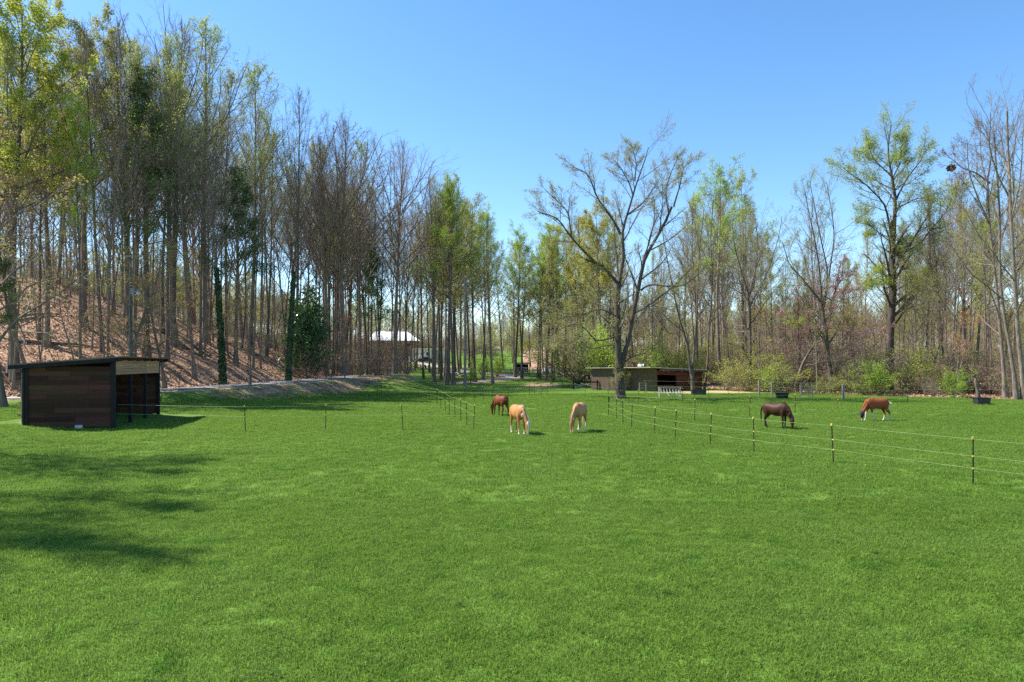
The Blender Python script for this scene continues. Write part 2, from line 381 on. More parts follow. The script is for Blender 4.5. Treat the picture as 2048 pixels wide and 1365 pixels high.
def leaves(P, per, size, rng, t0=.2, spread=.15, flat=.5, zmin=None, long=1.0):
    n = len(P); pi = np.repeat(np.arange(n), per); t = t0 + (1 - t0) * rng.random(n * per)
    i, u = sample(P, t); pos = P[pi, i] + (P[pi, i + 1] - P[pi, i]) * u[:, None] + rng.normal(size=(n * per, 3)) * spread
    if zmin is not None: pos = pos[pos[:, 2] > zmin]
    N = len(pos); a = nrm(rng.normal(size=(N, 3))); nr = nrm(rng.normal(size=(N, 3)) * flat + np.array([0, 0, .6]))
    a = nrm(a - (a * nr).sum(1)[:, None] * nr); bb = np.cross(nr, a); s_ = size * rng.uniform(.5, 1.3, (N, 1))
    V = np.stack([pos - a * s_ * long, pos + bb * s_ * .55, pos + a * s_ * long, pos - bb * s_ * .55], 1).reshape(-1, 3)
    return V, np.arange(N * 4).reshape(-1, 4)
def joined(levels):
    mb = MB()
    for P, R, s_ in levels:
        V, Q = tube(P, R, s_); mb.add(V, Q)
    return np.concatenate(mb.v), np.concatenate(mb.f4)

PROTO = {}
def store(name, H, trunk, crown, fol, mt, mc, ml):
    V, Q = joined(trunk); d = {'H': H, 'trunk': mk('trunk', V, [Q], [M[mt]])}
    if crown: V, Q = joined(crown); d['crown'] = mk('crown', V, [Q], [M[mc]])
    if fol is not None: d['foliage'] = mk('foliage', fol[0], [fol[1]], [M[ml]], False)
    PROTO[name] = d
def flare(R, P, amt=.7):
    h = P[:, :, 2] - P[:, :1, 2]; return R * (1 + amt * np.exp(-h / .55))
def finish(rng, tr, tR, lim, lR, n3, n4, n5=0, leaf=None, wig=.2, lf=(.5, .42, .5), trop=.12, rmin=(.010, .0062, .0045)):
    P2, R2 = kids(lim, lR, n3, rng, .18, 1, 46, 30, lf[0], 5, trop, wig, .6, rmin[0])
    P3, R3 = kids(P2, R2, n4, rng, .12, 1, 45, 30, lf[1], 4, trop, wig, .6, rmin[1])
    crown = [(P2, R2, 4), (P3, R3, 3)]; last = P3
    if n5:
        P4, R4 = kids(P3, R3, n5, rng, .1, 1, 42, 28, lf[2], 3, trop, wig, .7, rmin[2]); crown.append((P4, R4, 3)); last = P4
    fol = None
    if leaf: fol = leaves(last, leaf[0], leaf[1], rng, spread=leaf[2], zmin=leaf[3] if len(leaf) > 3 else None)
    return crown, fol
def slender(name, seed, H, r0, base, n1, n3, n4, n5, a=(62, 28), l1=.24, leaf=None, mt='bark', mc='twig', ml=None, wig=.16, rtop=.12, bow=.05, prof=None, trop=.13, lf=(.5, .42, .5), rmin=(.010, .0062, .0045)):
    """straight trunk to the top with ascending limbs"""
    rng = np.random.default_rng(seed); k = 16; t = np.linspace(0, 1, k)
    P = np.zeros((1, k, 3)); P[0, :, 2] = H * .97 * t
    ph = rng.random(4) * 6
    P[0, :, 0] = H * bow * .25 * (np.sin(t * 3 + ph[0]) - np.sin(ph[0])) + .1 * np.sin(t * 11 + ph[1]) * t; P[0, :, 1] = H * bow * .25 * (np.sin(t * 3.4 + ph[2]) - np.sin(ph[2])) + .1 * np.sin(t * 9 + ph[3]) * t
    R = flare(r0 * (1 - (1 - rtop) * t ** 1.1)[None], P)
    pf = prof or (lambda s: np.clip(.55 + .9 * s - 1.25 * s * s, .12, 2))
    L, LR = kids(P, R, n1, rng, base, .98, a[0], a[1], l1, 8, trop, wig, .5, .03, prof=pf, rnd=(.72, 1.06) if l1 == 1 else (.6, 1.25))
    crown, fol = finish(rng, P, R, L, LR, n3, n4, n5, leaf, wig + .05, trop=trop * .8, lf=lf, rmin=rmin)
    store(name, H, [(P, R, 8), (L, LR, 5)], crown, fol, mt, mc, ml)
def fan(name, seed, H, r0, forkh, nl, n2, n3, n4, n5, spread=(14, 42), leaf=None, mt='bark', mc='twig_red', ml=None, wig=.13, side=6, lf=(.5, .42, .5)):
    """trunk that breaks up into a fan of ascending stems"""
    rng = np.random.default_rng(seed); k = 9; t = np.linspace(0, 1, k); hf = H * forkh
    P = np.zeros((1, k, 3)); P[0, :, 2] = hf * t; P[0, :, 0] = .25 * np.sin(t * 4 + seed); P[0, :, 1] = .25 * np.sin(t * 3 + 2 * seed)
    R = flare(r0 * (1 - .35 * t)[None], P)
    az = np.arange(nl) * 2.4 + rng.random(nl); an = np.radians(np.linspace(spread[0] * .3, spread[1], nl))
    d = np.stack([np.sin(an) * np.cos(az), np.sin(an) * np.sin(az), np.cos(an)], 1)
    st = P[0, -1][None] - np.array([0, 0, 1.]) * (np.linspace(0, 1, nl) * hf * .3)[:, None]
    st[:, :2] = np.stack([np.interp(st[:, 2], P[0, :, 2], P[0, :, i]) for i in (0, 1)], 1)
    L0 = (H - hf) * rng.uniform(.92, 1.08, nl) * np.linspace(1, .9, nl)
    S = grow(st, d, L0, 9, rng, .045, wig * .6); SR = (r0 * .5 * np.linspace(1, .6, nl))[:, None] * (1 - .88 * np.linspace(0, 1, 9))[None]
    L, LR = kids(S, SR, n2, rng, .15, .98, 36, 24, .42, 7, .08, wig, .55, .025)
    if side:
        L2, LR2 = kids(P, R, side, rng, .45, .95, 70, 60, .28, 7, .1, wig, .25, .03); L = np.concatenate([L, L2]); LR = np.concatenate([LR, LR2])
    L = np.concatenate([L, S[:, 2:]]) if False else L
    crown, fol = finish(rng, P, R, L, LR, n3, n4, n5, leaf, wig + .06, lf=lf)
    store(name, H, [(P, R, 9), (S, SR, 6), (L, LR, 4)], crown, fol, mt, mc, ml)
def bush(name, seed, H, stems, n2, n3, n4, leaf=None, mt='bark', mc='twig', ml=None, tilt=40, trop=.02, wig=.2, r=.035, lf=(.5, .5), rm=.007):
    rng = np.random.default_rng(seed); az = rng.random(stems) * 6.28; an = np.radians(rng.uniform(5, tilt, stems))
    d = np.stack([np.sin(an) * np.cos(az), np.sin(an) * np.sin(az), np.cos(an)], 1)
    st = np.stack([.15 * np.cos(az), .15 * np.sin(az), az * 0], 1) * H / 4
    S = grow(st, d, H * rng.uniform(.6, 1.08, stems), 7, rng, trop, wig * .6); SR = r * (1 - .8 * np.linspace(0, 1, 7))[None] * np.ones((stems, 1))
    P2, R2 = kids(S, SR, n2, rng, .15, 1, 55, 35, .5, 5, trop, wig, .6, rm * 1.5)
    P3, R3 = kids(P2, R2, n3, rng, .12, 1, 50, 35, lf[0], 4, trop, wig, .6, rm)
    cr = [(P2, R2, 3), (P3, R3, 3)]; last = P3
    if n4: P4, R4 = kids(P3, R3, n4, rng, .1, 1, 50, 35, lf[1], 3, trop, wig, .7, rm * .8); cr.append((P4, R4, 3)); last = P4
    fol = leaves(last, leaf[0], leaf[1], rng, spread=leaf[2]) if leaf else None
    store(name, H, [(S, SR, 5)], cr, fol, mt, mc, ml)
def pine(name, seed, H, r0, base, n1, l1, wide=1):
    rng = np.random.default_rng(seed); k = 14; t = np.linspace(0, 1, k); P = np.zeros((1, k, 3)); P[0, :, 2] = H * t
    P[0, :, 0] = .3 * np.sin(t * 3 + seed) * t; R = flare(r0 * (1 - .9 * t)[None], P)
    L, LR = kids(P, R, n1, rng, base, .99, 80, 45, l1, 6, .05, .12, .35, .025, prof=lambda s: np.clip(1.0 - .75 * s, .2, 1) * (.75 + .25 * np.sin(s * 40)))
    P2, R2 = kids(L, LR, 8, rng, .3, 1, 50, 35, .36, 4, .1, .15, .5, .012)
    tips = np.concatenate([P2[:, -1], P2[:, -2], L[:, -1], L[:, -2]]); nt_ = len(tips); per = 16
    pos = np.repeat(tips, per, 0) + rng.normal(size=(nt_ * per, 3)) * .24; d = nrm(rng.normal(size=pos.shape) + np.array([0, 0, .45])); s_ = rng.uniform(.22, .42, (len(pos), 1))
    sd_ = nrm(np.cross(d, rng.normal(size=d.shape))) * .035
    V = np.stack([pos - sd_, pos + sd_, pos + d * s_], 1).reshape(-1, 3)
    store(name, H, [(P, R, 8), (L, LR, 4)], [(P2, R2, 3)], None, 'bark', 'twig', 'needle')
    PROTO[name]['foliage'] = mk('foliage', V, [np.arange(len(V)).reshape(-1, 3)], [M['needle']], False)

# the prototypes
def dome(base, top=.95, k=1.0, add=.06): return lambda q: np.clip((top - (base + q * (.98 - base))) * k, 0, 1) + add
LF = (.40, .48, .55)
for i, (bs, a_) in enumerate(((.40, (38, 14)), (.48, (42, 16)), (.36, (34, 12)))):
    slender('bare%d' % i, 11 + i, 30, .22, bs, 26, 8, 7, 5, l1=1, a=a_, wig=.07, mc='twig' if i != 1 else 'twig_red', prof=dome(bs, .97, .80), trop=.035, lf=LF, bow=.06)
for nm_, sd_, bs, a_, kw in (('fan0', 21, .38, (42, 16), {}), ('fan1', 22, .32, (40, 14), {}), ('fanbud', 23, .36, (38, 14), dict(leaf=(1, .035, .12), ml='leaf_bud'))):
    slender(nm_, sd_, 30, .33, bs, 36, 9, 7, 5, l1=1, a=a_, wig=.07, mc='twig_red', prof=dome(bs, .96, .92), trop=.03, lf=LF, rtop=.06, **kw)
for i in range(3):
    bs = (.42, .48, .38)[i]
    slender('green%d' % i, 31 + i, 30, .23, bs, 26, 8, 7, 3, l1=1, a=((60, 34), (56, 30), (60, 32))[i], wig=.10, prof=lambda q: (.27 - .10 * q) * (.75 + .25 * np.sin(q * 37)), trop=.05, lf=LF, leaf=(3, .082, .18), ml=('leaf_yg', 'leaf_green', 'leaf_olive')[i])
for i in range(2):
    slender('sparse%d' % i, 35 + i, 30, .21, .38, 26, 8, 7, 4, l1=1, a=(44, 15), wig=.08, prof=dome(.38, .97, .62, .06), trop=.04, lf=LF, leaf=(1, .075, .14), ml=('leaf_yg', 'leaf_olive')[i])
slender('round0', 41, 28, .30, .42, 30, 9, 8, 3, l1=1, a=(56, 40), wig=.09, prof=lambda q: (.33 - .13 * q) * (.8 + .2 * np.sin(q * 41)), trop=.04, lf=LF, leaf=(4, .105, .16), ml='leaf_yg')
slender('round1', 42, 28, .30, .46, 30, 9, 8, 3, l1=1, a=(56, 40), wig=.09, prof=lambda q: (.33 - .13 * q) * (.8 + .2 * np.sin(q * 41)), trop=.04, lf=LF, leaf=(4, .105, .16), ml='leaf_olive')
slender('pole0', 51, 22, .15, .35, 16, 5, 5, 3, l1=.16, wig=.18, bow=.12); slender('pole1', 52, 18, .12, .25, 18, 5, 5, 3, l1=.2, wig=.2, bow=.2, mc='twig_pale', a=(65, 40))
slender('under0', 55, 11, .11, .18, 20, 6, 6, 3, l1=.38, a=(75, 45), leaf=(2, .05, .10), ml='leaf_gold', wig=.22, bow=.25, prof=lambda s: np.clip(1.1 - .8 * s, .2, 2), trop=.05)
slender('under1', 56, 11, .10, .2, 20, 6, 6, 3, l1=.36, a=(75, 50), leaf=(1, .05, .10), ml='leaf_bud', wig=.22, bow=.3, prof=lambda s: np.clip(1.1 - .8 * s, .2, 2), trop=.04)
slender('beech', 57, 8, .07, .12, 20, 6, 5, 0, l1=.42, a=(80, 55), leaf=(4, .055, .09), ml='leaf_tan', wig=.2, bow=.2, prof=lambda s: np.clip(1.1 - .8 * s, .2, 2), trop=.02)
slender('redbud', 58, 9, .09, .2, 20, 6, 6, 3, l1=.45, a=(65, 35), leaf=(2, .042, .06), ml='leaf_pink', wig=.2, bow=.3, prof=lambda s: np.clip(1.05 - .6 * s, .2, 2), trop=.06)
bush('brush0', 61, 5, 14, 8, 6, 3, mc='twig_pale', r=.04); bush('brush1', 62, 5, 12, 8, 6, 3, mc='twig_red', tilt=55, r=.04)
bush('greenbush0', 63, 4, 12, 8, 6, 0, leaf=(7, .075, .13), ml='leaf_green'); bush('greenbush1', 64, 4, 12, 8, 6, 3, leaf=(2, .06, .12), ml='leaf_yg', tilt=55)
bush('olivebush', 65, 5, 12, 8, 6, 3, leaf=(1, .06, .12), ml='leaf_olive', tilt=50, mc='twig_pale')
bush('holly', 66, 5, 10, 9, 7, 0, leaf=(10, .13, .20), ml='leaf_holly', tilt=22)
pine('pine0', 71, 26, .26, .38, 44, .22); pine('pine1', 72, 20, .20, .42, 34, .24)

def ivy_proto(name, seed, src, hmax):
    """ivy that wraps the lower trunk of a copied tree"""
    rng = np.random.default_rng(seed); d = dict(PROTO[src]); nleaf = 5200
    co = np.empty(len(d['trunk'].vertices) * 3, np.float32); d['trunk'].vertices.foreach_get('co', co); co = co.reshape(-1, 3)[:16 * 8].reshape(16, 8, 3).mean(1)
    z = hmax * rng.random(nleaf) ** 1.1; a = rng.random(nleaf) * 6.28
    rr = (.30 + .22 * np.abs(np.sin(z * 1.3 + a)) * rng.random(nleaf)) * (1.1 - .45 * z / hmax)
    pos = np.stack([np.interp(z, co[:, 2], co[:, 0]) + rr * np.cos(a), np.interp(z, co[:, 2], co[:, 1]) + rr * np.sin(a), z], 1)
    nr = nrm(np.stack([np.cos(a), np.sin(a), .5 + 0 * a], 1) + rng.normal(size=(nleaf, 3)) * .5); ax = nrm(np.cross(nr, rng.normal(size=nr.shape))); bx = np.cross(nr, ax)
    s_ = rng.uniform(.07, .15, (nleaf, 1)); V = np.stack([pos - ax * s_, pos + bx * s_, pos + ax * s_, pos - bx * s_], 1).reshape(-1, 3)
    d['ivy'] = mk('ivy', V, [np.arange(len(V)).reshape(-1, 4)], [M['leaf_ivy']], False); PROTO[name] = d
ivy_proto('ivytree', 5, 'bare2', 15)

def plant(name, proto, X, Y, height, label, cat='tree', group=None, wide=1.0, yaw=None, lean=(0, 0), thick=1.0):
    d = PROTO[proto]; z = tz(X, Y); s_ = height / d['H']
    r = link(name, None, None, (X, Y, z - .08), (lean[0], lean[1], random.random() * 6.28 if yaw is None else yaw), (s_ * wide, s_ * wide, s_))
    for part in ('trunk', 'crown', 'foliage', 'ivy'):
        if part in d: link(part, d[part], r)
    return tag(r, label, cat, group)
def top_h(X, Y, top_py): return HC + (HZ - top_py) * Y / F - tz(X, Y)
def plant_px(name, proto, px, Y, top_py, label, **kw):
    X = at(px, Y); return plant(name, proto, X, Y, max(2, top_h(X, Y, top_py)), label, **kw)

# ------------------------------------------------------------------ trees drawn limb by limb from what the photograph shows
def limb_tree(name, px0, py0, limbs, label, n2, n3, n4, n5, leaf=None, ml=None, mt='bark', mc='twig', seed=1, wig=.09, lfs=(.42, .45, .5, .55), fl=.6, trop=.06, group=None, Y=None, lo=.25, rs=.68):
    """limbs: (pixel points, start radius, end radius, start depth, end depth)"""
    rng = np.random.default_rng(seed)
    if Y is None: X, Y = gp(px0, py0)
    X = at(px0, Y); z0 = tz(X, Y); s_ = Y / F; K = 12; Ps = []; Rs = []; limbs = [(a_, b_ * rs, c_ * (.3 + .7 * rs), d_, e_) for a_, b_, c_, d_, e_ in limbs]
    for pts, ra, rb, d0, d1 in limbs:
        p = np.array(pts, float); u = np.concatenate([[0], np.cumsum(np.hypot(*np.diff(p, axis=0).T))]); u /= u[-1]; t = np.linspace(0, 1, K)
        x = np.interp(t, u, p[:, 0]); y = np.interp(t, u, p[:, 1])
        x = np.convolve(np.pad(x, 1, 'edge'), [.2, .6, .2], 'valid'); y[1:-1] = np.convolve(y, [.2, .6, .2], 'valid')
        dp = d0 + (d1 - d0) * t; ys = (Y + dp) / F
        Ps.append(np.stack([(x - 1024) * ys - X, dp + .12 * np.sin(t * 9 + len(Ps)) * t, HC - (y - HZ) * ys - z0], 1)); Rs.append(ra + (rb - ra) * t ** .85)
    P = np.array(Ps); R = np.array(Rs); P[0, 0, 2] = -.15
    if fl: R[:1] = flare(R[:1], P[:1], fl)
    L, LR = kids(P, R, n2, rng, lo, 1, 55, 30, lfs[0], 7, trop, wig, .5, .022, taper=.35)
    crown, fol = finish(rng, P, R, L, LR, n3, n4, n5, leaf, wig + .05, trop=trop, lf=lfs[1:])
    V, Q = tube(P, R, 10); V2, Q2 = tube(L, LR, 5); mb = MB().add(V, Q).add(V2, Q2)
    r = link(name, None, None, (X, Y, z0))
    link('trunk', mk('trunk', np.concatenate(mb.v), [np.concatenate(mb.f4)], [M[mt]]), r)
    V, Q = joined(crown); link('crown', mk('crown', V, [Q], [M[mc]]), r)
    if fol is not None: link('foliage', mk('foliage', fol[0], [fol[1]], [M[ml]], False), r)
    return tag(r, label, 'tree', group)
def q6(*p): return [(1060 + u / 2.4825, 230 + v / 2.4825) for u, v in p]
def q7(*p): return [(1440 + u / 2.482, 230 + v / 2.482) for u, v in p]
limb_tree('oak_tree', 1241, 797, [
    ([(1241, 800), (1240, 770), (1238, 735)], .78, .62, 0, 0),
    (q6((442, 1255), (436, 1080), (432, 950), (440, 830)), .58, .36, 0, -.3),
    (q6((440, 830), (470, 700), (452, 590), (490, 470), (512, 400), (530, 330), (555, 270), (590, 165)), .34, .05, -.3, .6),
    (q6((452, 590), (400, 500), (330, 410), (310, 340), (285, 285), (205, 260)), .24, .05, -.2, -3.5),
    (q6((512, 400), (490, 330), (455, 270), (410, 215)), .15, .04, .3, 2.5),
    (q6((490, 490), (560, 440), (610, 370), (660, 290)), .17, .04, .2, 4),
    (q6((520, 330), (528, 240), (505, 150)), .12, .03, .5, -1),
    (q6((432, 830), (350, 740), (270, 715)), .26, .16, -.3, -2),
    (q6((330, 735), (250, 660), (190, 590), (140, 510), (30, 480)), .22, .05, -1.8, -4.5),
    (q6((205, 600), (190, 480), (130, 420), (70, 370)), .14, .04, -3.5, -3),
    (q6((440, 830), (428, 690), (418, 590), (425, 480)), .17, .05, -.3, 3),
    (q6((448, 1250), (475, 1170), (500, 1050), (530, 900), (548, 830), (560, 720), (640, 590), (712, 455)), .45, .16, 0, 1.2),
    (q6((712, 455), (745, 350), (758, 265), (815, 215)), .16, .04, 1.2, 2),
    (q6((690, 500), (670, 380), (698, 290), (735, 210)), .12, .035, 1.1, -.5),
    (q6((545, 870), (600, 838), (700, 855), (765, 848), (840, 790)), .16, .05, .8, -3),
    (q6((560, 720), (590, 640), (620, 520), (615, 420)), .15, .04, .9, 4.5),
    (q6((500, 1050), (580, 960), (640, 930), (690, 870)), .12, .04, .5, 4),
    (q6((432, 1100), (390, 1110), (330, 1130), (250, 1030), (170, 1050), (90, 1100)), .14, .035, -.1, -4),
    (q6((434, 1140), (370, 1145), (300, 1165), (220, 1120), (130, 1140)), .12, .03, -.1, 2.5),
    (q6((433, 1000), (350, 960), (260, 990), (150, 1010)), .12, .03, -.2, -5),
    (q6((470, 1225), (510, 1195), (570, 1185), (640, 1120)), .13, .03, .2, -3)],
    'big spreading half-bare oak in front of the low barn, tallest tree in the middle', 10, 8, 6, 4, mt='bark_dark', mc='twig', leaf=(1, .055, .14), ml='leaf_olive', seed=101, fl=.35, rs=.6)
limb_tree('oak_tree', 1776, 735, [
    (q7((838, 1215), (842, 1170), (850, 1000), (860, 850), (855, 700), (860, 600)), .72, .48, 0, 0),
    (q7((860, 600), (868, 480), (872, 420), (850, 300), (832, 170), (850, 50)), .46, .06, 0, 1),
    (q7((865, 700), (900, 672), (980, 660), (1040, 575), (1110, 500), (1150, 420)), .24, .05, 0, -3),
    (q7((858, 800), (890, 740), (885, 700), (930, 640)), .14, .05, 0, 2),
    (q7((852, 610), (820, 440), (725, 345), (640, 290), (595, 250)), .24, .05, 0, -3),
    (q7((872, 420), (930, 310), (985, 240), (1030, 170)), .20, .05, .3, 2),
    (q7((868, 470), (960, 420), (1050, 400)), .15, .04, .2, 4),
    (q7((848, 300), (770, 230), (735, 150)), .14, .04, .6, -3),
    (q7((850, 330), (900, 220), (905, 110)), .14, .04, .5, -1),
    (q7((855, 640), (760, 560), (690, 500)), .15, .04, 0, 3),
    (q7((858, 800), (800, 800), (740, 830)), .12, .04, 0, -3),
    (q7((862, 880), (950, 820), (1050, 820)), .12, .04, 0, -3)],
    'tall oak with a dark trunk and yellow-green new leaves, standing highest on the right', 14, 8, 6, 3, leaf=(2, .085, .24), ml='leaf_yg', mt='bark_dark', seed=102, fl=.3, Y=88)
limb_tree('leaning_tree', 2016, 797, [
    (q7((1418, 1400), (1395, 1100), (1375, 900), (1352, 700), (1335, 480), (1330, 300)), .30, .10, 0, 0),
    (q7((1352, 700), (1290, 620), (1215, 470), (1160, 340)), .14, .04, 0, 2),
    (q7((1340, 540), (1280, 420), (1240, 300), (1220, 120)), .13, .04, 0, -1),
    (q7((1345, 340), (1260, 282), (1200, 262), (1120, 200)), .14, .03, 0, 1),
    (q7((1330, 300), (1350, 180), (1300, 40)), .10, .03, 0, -1)],
    'bare leaning tree at the right whose thin limb carries the ball-shaped nest', 9, 6, 6, 3, mc='twig_red', seed=103, leaf=(1, .05, .1), ml='leaf_bud')
limb_tree('leaning_tree', 2034, 800, [
    (q7((1475, 1405), (1440, 1150), (1405, 980), (1380, 760), (1390, 500), (1380, 300), (1360, 90)), .27, .08, 0, 2),
    (q7((1390, 560), (1340, 400), (1300, 240), (1290, 60)), .12, .03, 1, 3), (q7((1385, 360), (1450, 200), (1480, 60)), .12, .03, 1, 3)],
    'bare slim tree leaning left, second trunk in from the right edge', 10, 6, 6, 3, mc='twig', seed=104)
limb_tree('leaning_tree', 2050, 800, [
    (q7((1515, 1405), (1485, 1150), (1460, 800), (1440, 500), (1440, 300), (1425, -20)), .34, .10, 0, -1),
    (q7((1445, 520), (1480, 380), (1500, 200), (1510, 20)), .14, .04, 0, 2), (q7((1442, 320), (1400, 190), (1400, 40)), .13, .04, -1, 2),
    (q7((1460, 800), (1500, 740), (1560, 600)), .12, .04, 0, -3), (q7((1445, 420), (1390, 330), (1330, 140), (1345, -10)), .13, .04, 0, -3)],
    'tall bare tree at the right edge of the photo, thickest of the leaning group', 10, 7, 6, 3, mc='twig', seed=105)
limb_tree('forked_tree', 1386, 782, [
    ([(1386, 785), (1385, 760), (1383, 742)], .34, .28, 0, 0),
    ([(1383, 745), (1376, 715), (1378, 690), (1362, 655), (1350, 600), (1335, 520), (1322, 450)], .24, .05, 0, -1),
    ([(1384, 742), (1389, 700), (1393, 640), (1396, 560), (1400, 480), (1408, 420)], .22, .05, 0, 1),
    ([(1378, 690), (1366, 640), (1372, 560), (1365, 480)], .13, .04, 0, 3),
    ([(1362, 660), (1340, 670), (1310, 630)], .10, .03, -.3, -3), ([(1393, 640), (1420, 600), (1440, 540)], .10, .03, .3, -3)],
    'small forked bare tree standing close against the red front of the low barn', 8, 6, 5, 3, mc='twig_pale', seed=106, Y=80, fl=.2)
limb_tree('curved_tree', 1408, 778, [
    ([(1408, 782), (1412, 745), (1419, 715), (1414, 680), (1420, 640), (1426, 560), (1420, 480), (1428, 400)], .24, .05, 0, 1),
    ([(1419, 650), (1440, 600), (1450, 520)], .10, .03, 0, -2), ([(1424, 570), (1400, 520), (1395, 450)], .10, .03, .3, 2)],
    'thin curved dark tree at the right end of the low barn', 12, 6, 6, 3, mt='bark_dark', seed=107, Y=92, fl=.2)
limb_tree('forked_tree', 1499, 782, [
    (q7((150, 1370), (150, 1200), (148, 1000), (140, 880)), .27, .20, 0, 0),
    (q7((150, 1230), (110, 1150), (30, 1130)), .10, .04, 0, -2),
    (q7((140, 880), (100, 760), (70, 640), (60, 540)), .15, .04, 0, -1), (q7((142, 900), (180, 760), (190, 640), (170, 500)), .15, .04, 0, 1),
    (q7((145, 950), (230, 800), (280, 650), (310, 500)), .13, .04, 0, 2), (q7((145, 920), (120, 700), (130, 560)), .12, .03, 0, 3)],
    'slim dark bare tree that forks high, right of the barn behind the wires', 9, 6, 6, 3, mt='bark_dark', seed=108, leaf=(1, .05, .1), ml='leaf_olive')
limb_tree('forked_tree', 1668, 770, [
    (q7((560, 1350), (540, 1220), (520, 1060), (505, 920)), .40, .28, 0, 0),
    (q7((505, 920), (495, 780), (460, 560), (420, 380)), .20, .04, 0, -1), (q7((508, 940), (540, 800), (505, 640), (470, 450), (440, 330)), .18, .04, 0, 1),
    (q7((505, 930), (400, 800), (340, 740), (310, 640)), .14, .04, 0, -2), (q7((500, 1070), (440, 1060), (330, 1010)), .10, .03, 0, 2), (q7((540, 800), (570, 600), (530, 330)), .14, .04, .4, 3)],
    'dark ragged tree with a leaning trunk left of the tallest oak on the right', 9, 6, 6, 3, mt='bark_dark', seed=109, leaf=(1, .075, .15), ml='leaf_yg', Y=80)

